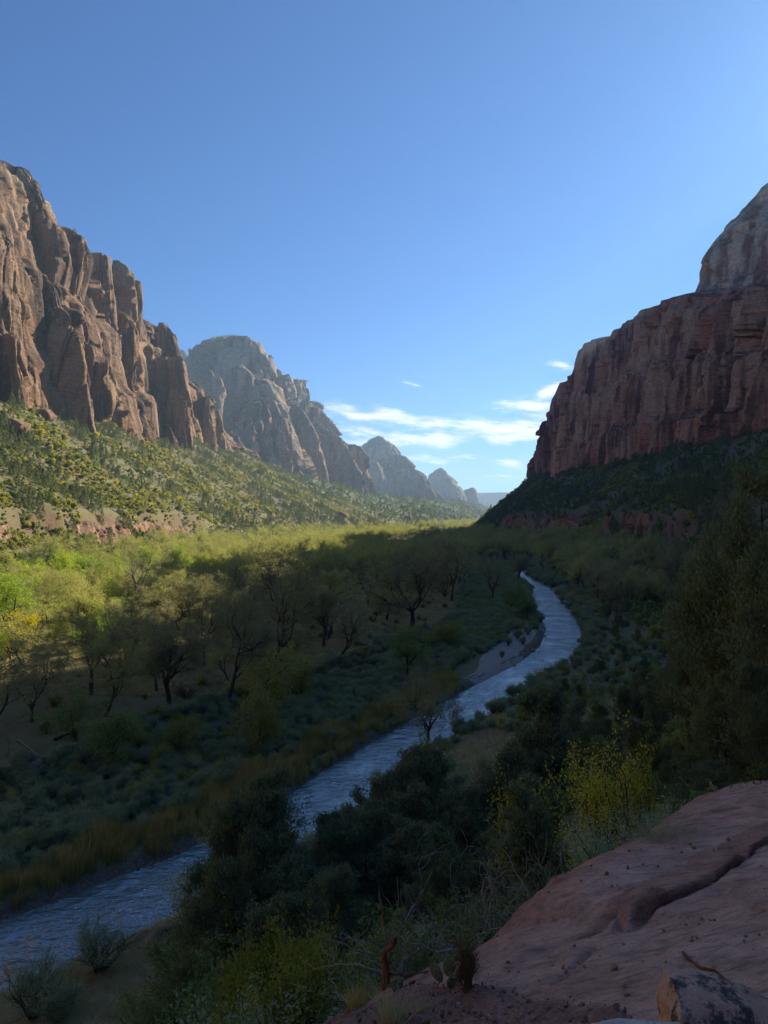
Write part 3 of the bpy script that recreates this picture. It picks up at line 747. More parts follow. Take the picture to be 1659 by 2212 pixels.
def juniper(seed, mat=M_JUN, H=7, per=8.5, slim=1.0, size=.15, sig=.13, bare=0.0):
    P = Plant(seed)
    spec = [dict(w=.07, up=.12, n=7, taper=.12, sides=6),
            dict(k=(34, 40), ang=(50, 88), L=H * .30 * slim, shape=lambda t_: (1.15 - t_) ** .7 + .12, w=.16, up=.13, n=5, taper=.35, rr=.42, sides=4, t0=.12),
            dict(k=(5, 7), ang=(20, 55), len=(.3, .5), w=.2, up=.16, n=3, taper=.4, rr=.5, sides=3, t0=.25),
            dict(k=(3, 5), ang=(15, 50), len=(.5, .8), w=.2, up=.25, n=3, taper=.3, rr=.5, sides=3, t0=.2)]
    P.branch(np.array([0, 0, -.3]), np.array([0, 0, 1.0]), H, .20, 0, spec)
    zmax = max(p[2] for p, _, _ in P.tips)
    return dict(parts=[("trunk", P.wood_mesh("trunk", M_BARKJ, .010)), ("crown", P.leaf_mesh("crown", mat, per, sig, size, 3.0, .7, .9, drop=bare))], H=zmax)
def bush(seed, mat, H=2.0, per=9, size=.13, sig=.13, aspect=2.2, stems=12, spread=(10, 55), wood=None, leaves=True, upd=.3):
    P = Plant(seed); rng = P.rng
    spec = [dict(w=.10, up=.08, n=4, taper=.5, sides=3),
            dict(k=(4, 6), ang=(15, 45), len=(.4, .65), w=.16, up=.08, n=3, taper=.4, rr=.55, sides=3, t0=.3),
            dict(k=(2, 4), ang=(15, 50), len=(.4, .7), w=.2, up=.08, n=3, taper=.3, rr=.55, sides=3, t0=.2)]
    for i in range(stems):
        a = R(rng.uniform(*spread)); z_ = rng.uniform(0, 6.28)
        P.branch(np.array([rng.normal(0, .12), rng.normal(0, .12), -.1]), np.array([math.sin(a) * math.cos(z_), math.sin(a) * math.sin(z_), math.cos(a)]), H * .62 * rng.uniform(.75, 1.1), .025 * H, 0, spec)
    zmax = max(p[2] for p, _, _ in P.tips)
    parts = [("stems", P.wood_mesh("stems", wood or M_BARKJ, .006))]
    if leaves: parts.append(("foliage", P.leaf_mesh("foliage", mat, per, sig, size, aspect, upd)))
    return dict(parts=parts, H=zmax)
def clump_shrub(seed, mat, H=2.4, n=260, size=.42, W=1.5):
    """small far shrub: uneven mound of leaf clumps"""
    rng = np.random.default_rng(seed); C = []
    for k in range(7):
        a = rng.uniform(0, 6.28); r = rng.uniform(0, W * .62); cz = rng.uniform(.35, .78) * H; s = rng.uniform(.28, .5) * H * .6
        u = rng.normal(0, 1, (n // 7, 3)); u /= np.linalg.norm(u, axis=1, keepdims=True)
        C.append(np.array([r * math.cos(a), r * math.sin(a), cz]) + u * s * rng.uniform(.65, 1.05, (n // 7, 1)))
    C = np.concatenate(C); C[:, 2] = np.abs(C[:, 2]) * .98
    return dict(parts=[("foliage", leaf_cloud("shrub", mat, C, C * 0, rng, size, 1.3))], H=H)
def clump_conifer(seed, mat, H=5, n=340, size=.42):
    rng = np.random.default_rng(seed); t_ = rng.random(n) ** .8; a = rng.uniform(0, 6.28, n)
    lob = 1 + .3 * np.sin(a * 3 + rng.uniform(0, 6)) * np.sin(t_ * 9)
    r = H * .30 * (1 - t_) ** .75 * lob * rng.uniform(.6, 1.05, n)
    C = np.stack([r * np.cos(a), r * np.sin(a), .25 + t_ * (H - .3)], -1)
    return dict(parts=[("foliage", leaf_cloud("conifer", mat, C, C * 0, rng, size, 1.8, .5))], H=H)

ENT, LM = [], []
RANK = ["nearest", "second", "third", "fourth", "fifth", "sixth", "seventh", "eighth", "ninth", "tenth"]
def name_by_landmarks():
    """labels that say which landmark a plant stands beside and which one it is, counted outwards"""
    buckets = {}
    for o, kind, x, y in ENT:
        best = min(LM, key=lambda l: (l[0] - x) ** 2 + (l[1] - y) ** 2)
        dx, dy = x - best[0], y - best[1]; d = math.hypot(dx, dy)
        where = ("behind" if dy > 0 else "in front of") if abs(dy) > abs(dx) else ("right of" if dx > 0 else "left of")
        buckets.setdefault((kind, where, best[2]), []).append((d, o))
    for (kind, where, ph), lst in buckets.items():
        lst.sort(key=lambda q: q[0])
        for k, (d, o) in enumerate(lst):
            if k < 10: o["label"] = f"{RANK[k]} {kind} {where} {ph}" if len(lst) > 1 else f"{kind} {where} {ph}"
            else: o["label"] = f"outer {kind} {where} {ph}"
def place(name, proto, x, y, z=None, scale=1.0, rotz=None, label=None, cat=None, group=None, tilt=(0, 0), rng=random.Random(5)):
    if z is None: z = float(hz(x, y)[0])
    if rotz is None: rotz = rng.uniform(0, 6.28)
    sc_ = scale if isinstance(scale, tuple) else (scale,) * 3
    if len(proto['parts']) == 1:
        o = add(name, proto['parts'][0][1], None, label, cat, group)
    else:
        o = add(name, None, None, label, cat, group)
        for pn, me in proto['parts']: add(pn, me, o)
    o.location = (x, y, z); o.rotation_euler = (tilt[0], tilt[1], rotz); o.scale = sc_
    return o
def instancer(name, pts, sources, label):
    """many alike plants nobody could count, as one object. pts: (x,y,z,rotz,scale,index); sources: lists of scene objects"""
    pts = np.array(pts, float)
    me = mesh_np(name, pts[:, :3], [np.zeros((0, 4), int)][:0] or [np.array([[0, 0, 0]])[:0]], None, attr=None) if False else bpy.data.meshes.new(name)
    me.vertices.add(len(pts)); me.vertices.foreach_set("co", pts[:, :3].astype(np.float32).ravel())
    for nm, col_ in (("rz", 3), ("sc", 4), ("ix", 5)):
        a = me.attributes.new(nm, 'FLOAT', 'POINT'); a.data.foreach_set("value", pts[:, col_].astype(np.float32))
    o = add(name, me, kind="stuff", label=label)
    ng = bpy.data.node_groups.new(name, 'GeometryNodeTree')
    ng.interface.new_socket("Geometry", in_out='INPUT', socket_type='NodeSocketGeometry'); ng.interface.new_socket("Geometry", in_out='OUTPUT', socket_type='NodeSocketGeometry')
    gi = ng.nodes.new("NodeGroupInput"); go = ng.nodes.new("NodeGroupOutput"); jn = ng.nodes.new("GeometryNodeJoinGeometry")
    def att(nm):
        a = ng.nodes.new("GeometryNodeInputNamedAttribute"); a.data_type = 'FLOAT'; a.inputs["Name"].default_value = nm; return a.outputs["Attribute"]
    cx = ng.nodes.new("ShaderNodeCombineXYZ"); ng.links.new(att("rz"), cx.inputs[2])
    for k, objs in enumerate(sources):
        ip = ng.nodes.new("GeometryNodeInstanceOnPoints"); ng.links.new(gi.outputs[0], ip.inputs["Points"])
        cp = ng.nodes.new("FunctionNodeCompare"); cp.data_type = 'FLOAT'; cp.operation = 'EQUAL'
        ng.links.new(att("ix"), cp.inputs[0]); cp.inputs[1].default_value = k; cp.inputs["Epsilon"].default_value = .1
        ng.links.new(cp.outputs[0], ip.inputs["Selection"])
        j2 = ng.nodes.new("GeometryNodeJoinGeometry")
        for ob in objs:
            oi = ng.nodes.new("GeometryNodeObjectInfo"); oi.transform_space = 'ORIGINAL'; oi.inputs["Object"].default_value = ob
            ng.links.new(oi.outputs["Geometry"], j2.inputs[0])
        ng.links.new(j2.outputs[0], ip.inputs["Instance"])
        ng.links.new(cx.outputs[0], ip.inputs["Rotation"]); ng.links.new(att("sc"), ip.inputs["Scale"])
        ng.links.new(ip.outputs[0], jn.inputs[0])
    ng.links.new(jn.outputs[0], go.inputs[0])
    md = o.modifiers.new("plants", 'NODES'); md.node_group = ng
    return o
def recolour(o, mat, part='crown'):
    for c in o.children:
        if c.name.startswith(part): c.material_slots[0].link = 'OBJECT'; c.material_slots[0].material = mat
def geo_children(o): return [o] if o.data else [c for c in o.children]
# ---------------------------------------------------------------- planting
rg = np.random.default_rng(77); RR = random.Random(11)
COT = [cottonwood(200 + i, lean=(RR.uniform(-.3, .3), RR.uniform(-.2, .2))) for i in range(10)]
COTL = [cottonwood(260 + i, leafmat=M_LIT, per=17, size=.2, lean=(.1, 0)) for i in range(2)]
COT_LEAN = cottonwood(221, lean=(.75, 0), per=10)
SNAG = cottonwood(233, dead=True)
BRD_LIT = [broadleaf(300 + i, M_LIT, 6, 12) for i in range(2)]
BRD_DARK = [broadleaf(310 + i, M_DENSE, 6, 12) for i in range(2)]
BRD_GOLD = [broadleaf(320, M_GOLD, 6, 12)]
BRD_OAK = [broadleaf(330 + i, M_OAK, 5, 11) for i in range(2)]
JUN = [juniper(400 + i, slim=RR.uniform(.8, 1.15)) for i in range(4)]
PINE = [juniper(420 + i, M_PINE, H=10, slim=.9, per=12, size=.18, sig=.2) for i in range(2)]
JUN_THIN = juniper(430, slim=.75, per=8, bare=.25)
WIL = [bush(500 + i, M_WILL, 2.4, per=8, size=.15, stems=14, spread=(5, 35), upd=.9, aspect=3.5) for i in range(3)]
SAGE = [bush(510 + i, M_SAGE, 1.3, per=8, size=.09, stems=14, spread=(10, 60), upd=.6) for i in range(2)]
OAKB = [bush(520 + i, M_OAK, 2.2, per=9, size=.13, stems=12) for i in range(2)]
DKB = [bush(530 + i, M_DENSE, 2.2, per=10, size=.13, stems=12) for i in range(2)]
GOLDB = bush(540, M_GOLD, 2.2, per=9, size=.12, stems=10)
NDKB = bush(533, M_DENSE, 3.2, per=26, size=.08, sig=.12, stems=14)
DEADB = bush(550, None, 1.8, leaves=False, wood=M_DEAD, stems=9, spread=(10, 70))
REED = [dict(parts=[("reed", blades("reed", M_REED, 150, .8, 2.3, .045, .10, rg))], H=2.3) for i in range(2)]
TUFT = [dict(parts=[("grass", blades("grass", M_GRASS, 70, .22, .42, .014, .35, rg, .6))], H=.4) for i in range(2)]
TUFTB = [dict(parts=[("grass", blades("grass", M_GRASS, 90, .9, .5, .05, .35, rg, .6))], H=.4) for i in range(2)]
SH_DARK = [clump_shrub(600 + i, M_DENSE) for i in range(2)]
SH_OAK = [clump_shrub(610 + i, M_OAK) for i in range(2)]
SH_SAGE = [clump_shrub(620, M_SAGE, 1.6, 200, .35, 1.2)]
SH_GOLD = [clump_shrub(630, M_GOLD, 2.6)]
CON = [clump_conifer(640 + i, M_PINE) for i in range(2)]

def by_top(X, Y, D):
    a, b = ray(X, Y); x = a * D; z = 35 + b * D; g = float(hz(x, D)[0]); return x, D, g, z - g
def base_at(X, Y): return hit_ground(X, Y)
taken = []
def tall(name, proto, X, Ytop, D, label, cat="tree", group=None, rotz=None, wid=1.0, minh=1.0):
    x, y, g, h = by_top(X, Ytop, D); h = max(h, minh); s = h / proto['H']
    taken.append((x, y, 2.5)); return place(name, proto, x, y, g - .05, (s * wid, s * wid, s), rotz, label, cat, group)
def rooted(name, proto, X, Y, Ytop, label, cat="tree", group=None, rotz=None, wid=1.0):
    x, y, g = base_at(X, Y); a, b = ray(X, Ytop); h = 35 + b * y - g; s = max(.3, h / proto['H'])
    taken.append((x, y, 5)); return place(name, proto, x, y, g - .05, (s * wid, s * wid, s), rotz, label, cat, group)

# named cottonwoods of the canyon floor
cots = [
 (COT[0], 925, 1610, 1432, 1.0, "bronze-leaved cottonwood leaning out over the near bend of the river", 0.3),
 (COT[1], 490, 1522, 1235, .85, "tall cottonwood with two dark stems, upright in the shaded grove", 1.0),
 (COT[2], 365, 1525, 1330, .9, "cottonwood with a straight forked trunk beside a round dry bush", 2.0),
 (COT[3], 590, 1452, 1190, .8, "slender shaded cottonwood reaching up to the sunlit canopy edge", 3.0),
 (COT_LEAN, 725, 1428, 1290, .95, "cottonwood leaning far to one side above the bend in the dirt trail", 0.0),
 (COT[4], 888, 1356, 1185, 1.25, "broad spreading cottonwood with low curved limbs in the open meadow", 4.1),
 (COT[5], 200, 1500, 1300, 1.1, "wide cottonwood with a low fork, leaves tipped with sunlight", .9),
 (COT[1], 440, 1440, 1240, .8, "thin cottonwood behind the two-stemmed one in the shade", 2.2),
 (COT[2], 700, 1400, 1255, .8, "thick-trunked cottonwood just behind the leaning one", 5.0),
 (COT[3], 620, 1345, 1160, .9, "cottonwood with black crooked limbs against the sunlit canopy", 1.4),
 (COT[0], 795, 1310, 1190, .9, "small lone cottonwood in the middle of the pale meadow", 2.8),
 (COT[4], 1065, 1300, 1200, .8, "cottonwood with a kinked trunk where the trail meets the river", 1.0),
 (COT[5], 975, 1300, 1150, .9, "cottonwood on the terrace above the far trail bend", 4.6),
 (COT[0], 70, 1560, 1395, 1.0, "shaded grey cottonwood with low drooping limbs at the grove's near corner", 3.9),
 (COT[2], 1118, 1262, 1195, .8, "small cottonwood standing in front of the white far reach of river", 3.9),
 (COT[3], 905, 1180, 1128, 1.5, "dark dome-shaped tree rising highest at the mouth of the canyon", 3.9),
]
for pr, X, Y, Yt, wd, lb, rz in cots: recolour(rooted("cottonwood_tree", pr, X, Y, Yt, lb, rotz=rz, wid=wd), M_COT_SHADE)
rooted("dead_tree", SNAG, 300, 1335, 1165, "tall bare tree with pale sunlit branches above the shaded grove", rotz=1.0, wid=.7)
# brightly lit trees at the road
lit = [
 (BRD_GOLD[0], 25, 1425, 1322, 1.3, "bright yellow-green round tree beside the road"),
 (BRD_LIT[0], 120, 1395, 1335, 1.2, "small green tree lit at its top between the yellow tree and the grove"),
 (BRD_LIT[1], 140, 1325, 1245, 1.2, "lime green tree just beyond the road"),
 (BRD_LIT[0], 215, 1320, 1255, 1.2, "leafy green tree next to the lime green one"),
 (BRD_GOLD[0], 45, 1300, 1262, 1.6, "low golden bushy tree at the road's edge"),
 (BRD_LIT[1], 85, 1255, 1205, 1.3, "vivid green tree in front of dark trees at the foot of the slope"),
 (BRD_DARK[0], 50, 1250, 1195, 1.4, "dark green round tree at the foot of the slope"),
 (BRD_OAK[0], 170, 1245, 1185, 1.5, "olive tree standing under the red boulder"),
 (BRD_LIT[0], 250, 1370, 1290, 1.2, "green tree with a shadowed base at the edge of the light"),
 (BRD_LIT[1], 190, 1410, 1340, 1.2, "pale green tree with lit sprays below the lime green one"),
]
for pr, X, Y, Yt, wd, lb in lit: rooted("broadleaf_tree", pr, X, Y, Yt, lb, wid=wd)
dark = [
 (BRD_DARK[0], 880, 1475, 1355, 1.0, "dense dark green tree crowded by yellow leaves at the meadow's edge"),
 (BRD_OAK[0], 575, 1560, 1400, .9, "olive-gold leaved tree between the grove and the willow thicket"),
 (BRD_OAK[1], 655, 1510, 1412, .9, "small olive tree standing on the bare red bank"),
 (BRD_OAK[1], 560, 1630, 1490, .9, "dark gold shrubby tree below the taller gold one"),
 (BRD_DARK[1], 165, 1600, 1490, 1.3, "nearly black spreading tree with a fallen limb in front"),
 (BRD_DARK[0], 245, 1660, 1530, 1.3, "dark green tree in front of the nearly black one"),
 (BRD_OAK[0], 385, 1640, 1545, 1.0, "green-gold bushy tree at the thicket's back edge"),
 (BRD_DARK[1], 1115, 1330, 1255, 1.1, "dense green tree on the inside of the river bend"),
 (BRD_DARK[0], 1140, 1345, 1290, 1.2, "low green tree leaning over the water on the inside bend"),
 (BRD_OAK[0], 960, 1400, 1340, 1.4, "spreading tawny tree near the far loop of the trail"),
 (BRD_OAK[1], 1000, 1165, 1140, 1.5, "small tree with a lit yellow crown poking from the shade"),
]
for pr, X, Y, Yt, wd, lb in dark: rooted("broadleaf_tree", pr, X, Y, Yt, lb, wid=wd)

# conifers on the near slope
near = [
 (PINE[0], 560, 1650, 42, "feathery pinyon pine standing tallest at the near river bank", 1.0),
 (PINE[1], 478, 1760, 39, "thin-needled pinyon beside the tallest pinyon, water behind it", .9),
 (JUN[0], 820, 1640, 52, "spire-topped juniper cutting across the bright river", .8),
 (JUN[1], 700, 1745, 45, "juniper with a notched top left of the dark central stand", .9),
 (JUN[2], 765, 1700, 48, "juniper shouldering against the spire-topped one", .9),
 (JUN[3], 890, 1625, 53, "juniper with ragged top under the leaning bronze cottonwood", .8),
 (JUN[0], 955, 1600, 57, "narrow juniper at the end of the stand beside the meadow patch", .8),
 (JUN[1], 650, 1850, 36, "low juniper in front of the notched one", 1.0),
 (JUN[2], 850, 1760, 41, "full dark juniper in the centre of the stand", 1.0),
 (JUN[3], 935, 1790, 38, "dark juniper on the right flank of the central stand", 1.0),
 (JUN[0], 760, 1850, 34, "broad juniper at the front of the central stand", 1.1),
 (JUN[1], 1010, 1740, 44, "juniper beside the small dry meadow patch", .9),
 (JUN_THIN, 1130, 1472, 62, "open-branched juniper silhouetted on the shining river", 1.0),
 (JUN[2], 1180, 1560, 60, "juniper behind the open-branched one", 1.0),
 (JUN[3], 1075, 1605, 56, "juniper below the open-branched one at the water's edge", 1.0),
 (JUN[2], 1030, 1830, 33, "short juniper above the dead grey snag", 1.0),
 (JUN[3], 880, 1920, 28, "dark juniper down-slope of the dead tree", 1.0),
 (JUN[0], 690, 1930, 28, "blue-black juniper above the yellow-green bush", 1.0),
 (JUN[1], 590, 1950, 30, "short juniper beside the two yellow-green bushes", 1.0),
 (JUN[2], 980, 1930, 24, "young juniper tucked below the rock edge", 1.0),
 (PINE[0], 1610, 1000, 34, "huge dark pine filling the side above the rock slab", .9),
 (PINE[1], 1560, 1200, 38, "dark pine in front of the low red rock band", .9),
 (PINE[0], 1680, 1090, 28, "dark pine with a heavy sloping limb", .9),
 (PINE[1], 1490, 1400, 42, "feathery pine below the red rock band", .9),
 (PINE[0], 1560, 1440, 29, "shadowed pine behind the yellow-leaved twig", .9),
 (PINE[1], 1650, 1430, 22, "pine rising right behind the upper rock bulge", .9),
 (PINE[0], 1400, 1560, 42, "shadowed pine above the yellow shrub", .9),
 (JUN[0], 1280, 1540, 58, "juniper standing between shrubs behind the yellow shrub", 1.0),
 (JUN[1], 1440, 1690, 26, "juniper with dead lower twigs behind the dry bush", 1.0),
 (JUN[2], 1530, 1640, 22, "black-green juniper behind the yellow-leaved twig", 1.0),
 (JUN[3], 1180, 1760, 31, "juniper behind the small yellow sapling", 1.0),
 (JUN[0], 1100, 1840, 27, "juniper beside the grey snag", 1.0),
 (JUN[1], 1230, 1880, 20, "small juniper in front of the yellow shrub's base", 1.0),
 (JUN[2], 1340, 1820, 19, "small juniper between the yellow shrub and the rock", 1.0),
]
for pr, X, Yt, D, lb, wd in near:
    tall("pinyon_pine" if pr in PINE else "juniper_tree", pr, X, Yt, D, lb, wid=wd * (1.0 if pr in PINE else 1.3))

extra = [(PINE[1], 600, 1700, 40, "pinyon just right of the tallest one, nearly as high", 1.0), (PINE[0], 520, 1730, 37, "pinyon in front of the tallest one", .9), (JUN[3], 730, 1790, 40, "juniper between the notched one and the broad front one", 1.3), (JUN[0], 800, 1720, 44, "juniper directly below the spire-topped one", 1.3),
 (JUN[1], 900, 1700, 46, "juniper under the ragged-topped one", 1.3), (JUN[2], 640, 1790, 37, "juniper between the pinyons and the notched one", 1.2), (PINE[1], 460, 1850, 34, "low pinyon leaning over the near water", .9), (JUN[0], 980, 1680, 50, "juniper beside the narrow one at the meadow", 1.3)]
for pr, X, Yt, D, lb, wd in extra: tall("pinyon_pine" if pr in PINE else "juniper_tree", pr, X, Yt, D, lb, wid=wd)
def lm_pix(X, Y, ph): x, y, g = hit_ground(X, Y); LM.append((x, y, ph))
for X, Y, ph in ((925, 1610, "the bronze cottonwood leaning over the river"), (490, 1522, "the tall two-stemmed cottonwood"), (365, 1525, "the forked cottonwood by the round dry bush"),
  (725, 1428, "the leaning cottonwood at the trail bend"), (888, 1356, "the broad cottonwood in the open meadow"), (200, 1500, "the wide low-forked cottonwood"), (620, 1345, "the cottonwood with black crooked limbs"),
  (795, 1310, "the small lone meadow cottonwood"), (1065, 1300, "the cottonwood where the trail meets the river"), (975, 1300, "the cottonwood above the far trail bend"), (70, 1560, "the low drooping cottonwood at the grove corner"),
  (1118, 1262, "the small tree before the white far reach"), (905, 1180, "the dark dome-shaped tree"), (300, 1335, "the tall bare tree"), (25, 1425, "the bright yellow-green tree"), (140, 1325, "the lime green tree"), (45, 1300, "the low golden tree at the road"),
  (85, 1255, "the vivid green tree"), (170, 1245, "the olive tree under the boulder"), (880, 1475, "the dense dark tree at the meadow's edge"), (575, 1560, "the olive-gold tree by the thicket"), (165, 1600, "the nearly black spreading tree"),
  (1115, 1330, "the dense tree inside the river bend"), (385, 1640, "the green-gold bushy tree"), (1000, 1165, "the lit yellow crown in the shade"), (1220, 1235, "the far gravel bar"), (1370, 1390, "the small flat meadow across the river"), (700, 1160, "the toe of the sunlit slope"), (450, 1165, "the right end of the red rock band"),
  (1100, 1180, "the far shaded rock band"), (1450, 1180, "the near shaded rock band"), (640, 1140, "the brown outcrop"), (200, 1195, "the square-edged boulder"), (100, 905, "the red outcrop block"), (1195, 1108, "the lone pale boulder"), (350, 2022, "the pink river boulder"),
  (30, 1120, "the left end of the red rock band"), (300, 1000, "the middle of the sunlit slope"), (1350, 1050, "the upper shaded slope"), (1030, 1480, "the rock where the river widens")): lm_pix(X, Y, ph)
for X, D, ph in ((560, 42, "the tallest feathery pinyon"), (820, 52, "the spire-topped juniper"), (700, 45, "the notched juniper"), (850, 41, "the full dark central juniper"), (760, 34, "the broad front juniper"), (1010, 44, "the juniper by the dry meadow patch"),
  (1130, 62, "the open-branched juniper"), (1030, 33, "the short juniper above the snag"), (1610, 34, "the huge dark pine"), (1560, 38, "the dark pine before the rock band"), (1490, 42, "the feathery pine below the rock band"), (1400, 42, "the pine above the yellow shrub"),
  (1280, 58, "the juniper behind the yellow shrub"), (1180, 31, "the juniper behind the small sapling"), (1310, 15.5, "the bright yellow shrub"), (602, 17, "the taller yellow-green bush"), (1150, 13.5, "the large curling dead bush"), (400, 46, "the leafy bush below the pink boulder")):
    a_, b__ = ray(X, 1500); LM.append((a_ * D, D, ph))
# random planting -------------------------------------------------------------
def blocked(x, y, m=0):
    for a, b, r in taken:
        if (a - x) ** 2 + (b - y) ** 2 < (r + m) ** 2: return True
    return False
def jitter(x0, x1, y0, y1, step, rng):
    gx = np.arange(x0, x1, step); gy = np.arange(y0, y1, step)
    A, B = np.meshgrid(gx, gy, indexing='ij'); A = A + rng.uniform(0, step, A.shape); B = B + rng.uniform(0, step, B.shape)
    return A.ravel(), B.ravel()
def in_view(x, y, m=1.15): return (y > 2) & (np.abs(x / np.maximum(y, 1e-3)) < .541 * m)

rgt = np.random.default_rng(5)
cand = []
for y0, y1, st in ((90, 330, 9.5), (330, 700, 10.5), (700, 1500, 15)):
    x, y = jitter(-170, 190, y0, y1, st, rgt); cand.append(np.stack([x, y], 1))
cand = np.concatenate(cand)
d, s = riv_dist(cand[:, 0], cand[:, 1])
dist_left = np.where(s < 0, d, -1); x, y = cand.T
tz = H(x, y)
meadow = (x > -45) & (x < 40) & (y > 140) & (y < 330)
pden = np.where(meadow, .30, .95)
pden = np.where(y < 200, pden * .75, pden)
ok = (d > 5) & in_view(x, y, 1.25) & (rgt.random(len(x)) < pden)
okl = ok & (s < 0) & (dist_left > 32) & (tz < 14)
okr = ok & (s > 0) & (d > 10) & (tz < 14) & (y > 240)
sel = np.where(okl | okr)[0]
sel = sel[np.argsort(y[sel])]
n_ind = 0; forest = []; cot_objs = {}
for i in sel:
    if blocked(x[i], y[i], 2.0): continue
    k = RR.randrange(10); sc_ = RR.uniform(.6, 1.2) * (1.0 if y[i] > 330 else .95)
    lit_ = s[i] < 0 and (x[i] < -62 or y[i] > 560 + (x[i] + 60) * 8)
    if n_ind < 268:
        if s[i] > 0: lb, gp = "olive-grey cottonwood in the shade on the flat across the river", "cottonwoods on the far side of the river"
        elif lit_: lb, gp = "pale green cottonwood in the sunlit woodland below the slope", "cottonwoods in the sunlit woodland"
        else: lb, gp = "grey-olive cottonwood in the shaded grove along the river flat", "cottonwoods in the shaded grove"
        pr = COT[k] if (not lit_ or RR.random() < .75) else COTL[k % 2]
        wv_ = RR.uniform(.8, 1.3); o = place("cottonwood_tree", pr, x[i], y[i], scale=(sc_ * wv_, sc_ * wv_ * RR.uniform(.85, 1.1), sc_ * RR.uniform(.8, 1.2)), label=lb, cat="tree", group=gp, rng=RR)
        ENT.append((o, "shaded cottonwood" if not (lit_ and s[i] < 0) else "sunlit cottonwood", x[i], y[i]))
        if not (lit_ and s[i] < 0) and RR.random() < .75: recolour(o, M_COT_SHADE)  # most trees outside the sunlit zone take the shade-toned leaf colour
        elif pr is COT[k]: cot_objs.setdefault(k, o)
        n_ind += 1
    else:
        forest.append((x[i], y[i], float(hz(x[i], y[i])[0]), RR.uniform(0, 6.28), sc_ * 1.05, k % 6))
print("individual cottonwoods", n_ind, "forest", len(forest))
for xx in jitter(60, 420, 1500, 3400, 24, rgt)[0:0]: pass
fx, fy = jitter(20, 1200, 1500, 5000, 30, rgt)
m_ = (fx > left_toe_x(fy) - 30) & (fx < right_toe_x(fy)) & in_view(fx, fy)
fx, fy = fx[m_], fy[m_]; fz = hz(fx, fy)
for a, b, c in zip(fx, fy, fz): forest.append((a, b, c, RR.uniform(0, 6.28), RR.uniform(1.1, 1.9), RR.randrange(6)))
instancer("forest", forest, [geo_children(cot_objs[k]) for k in range(6)], "far cottonwood woodland filling the canyon floor")

# shrubs on slopes ------------------------------------------------------------
src_defs = [("shrub", SH_DARK[0], "dark green scrub bush on the slope"), ("shrub", SH_DARK[1], "dark green scrub bush on the slope"),
            ("shrub", SH_OAK[0], "olive-yellow scrub oak on the slope"), ("shrub", SH_OAK[1], "olive-yellow scrub oak on the slope"),
            ("shrub", SH_SAGE[0], "small grey bush on the slope"), ("shrub", SH_GOLD[0], "golden autumn bush on the slope"),
            ("conifer", CON[0], "small dark conifer on the slope"), ("conifer", CON[1], "small dark conifer on the slope")]
def slope_pts(x0f, x1f, y0, y1, step, rng, kind):
    out = []
    ys_ = np.arange(y0, y1, step)
    for yv in ys_:
        a, b = x0f(yv), x1f(yv); n = int(abs(b - a) / step); 
        if n < 1: continue
        xs = rng.uniform(min(a, b), max(a, b), n); yv2 = yv + rng.uniform(0, step, n)
        m = in_view(xs, yv2, 1.08); out.append(np.stack([xs[m], yv2[m]], 1))
    P = np.concatenate(out)
    patch = fbm(P[:, 0] / 45, P[:, 1] / 45, 0 * P[:, 0], 3, 31); p2 = fbm(P[:, 0] / 18, P[:, 1] / 18, 0 * P[:, 0], 2, 37)
    keep = rng.random(len(P)) < (.80 + .9 * p2 + .5 * patch)
    P, patch, p2 = P[keep], patch[keep], p2[keep]
    u = rng.random(len(P)); idx = np.zeros(len(P), int)
    if kind == 'left':
        up_ = patch + .25 * (u - .5)
        idx = np.where(up_ > -.02, 2 + (u * 97 % 1 > .5), np.where(up_ < -.10, 6 + (u * 53 % 1 > .5), (u * 31 % 1 > .5) * 1))
        idx = np.where((u * 71 % 1) > .84, 4, idx); idx = np.where(((u * 41 % 1) > .88) & (patch > -.05), 5, idx)
        idx = np.where((u * 17 % 1) > .86, 2, idx)
    elif kind == 'far':
        idx = np.where(u < .5, 0, np.where(u < .8, 6, 2))
    else:
        idx = np.where(patch + .3 * (u - .5) > .22, 2, np.where(u > .55, 6 + (u > .8), (u > .3) * 1)); idx = np.where((u * 41 % 1) > .985, 5, idx); idx = np.where((u * 71 % 1) > .95, 4, idx)
    z = hz(P[:, 0], P[:, 1])
    return np.stack([P[:, 0], P[:, 1], z - .1, rng.uniform(0, 6.28, len(P)), np.clip(rng.lognormal(-.05, .38, len(P)), .35, 2.3), idx], 1)
rs = np.random.default_rng(9)
L1 = slope_pts(lambda v: left_toe_x(v) + 4, lambda v: left_wall_x(v) - 8, 170, 520, 2.2, rs, 'left')
L2 = slope_pts(lambda v: left_toe_x(v) + 4, lambda v: left_wall_x(v) - 8, 520, 1500, 3.3, rs, 'left')
L3 = slope_pts(lambda v: left_toe_x(v) - 4, lambda v: left_wall_x(v) - 30, 1500, 5200, 10, rs, 'far'); L3[:, 4] *= 2.2
R1 = slope_pts(lambda v: right_toe_x(v) - 14, lambda v: right_wall_x(v) + 8, 120, 520, 2.7, rs, 'right')
R2 = slope_pts(lambda v: right_toe_x(v) - 8, lambda v: right_wall_x(v) + 8, 520, 1750, 3.8, rs, 'right'); R2[:, 4] *= 1.25
L2[:, 4] *= 1.15
allp = np.concatenate([L1, L2, L3, R1, R2])
if LEDGE_PTS:
    lp = np.array(LEDGE_PTS); n = len(lp)
    inv = in_view(lp[:, 0], lp[:, 1], 1.05); lp = lp[inv]; n = len(lp)
    allp = np.concatenate([allp, np.stack([lp[:, 0], lp[:, 1], lp[:, 2], rs.uniform(0, 6.28, n), rs.uniform(.3, 1.0, n) * lp[:, 3] ** .7, rs.choice([0, 1, 2, 6, 7], n)], 1)])
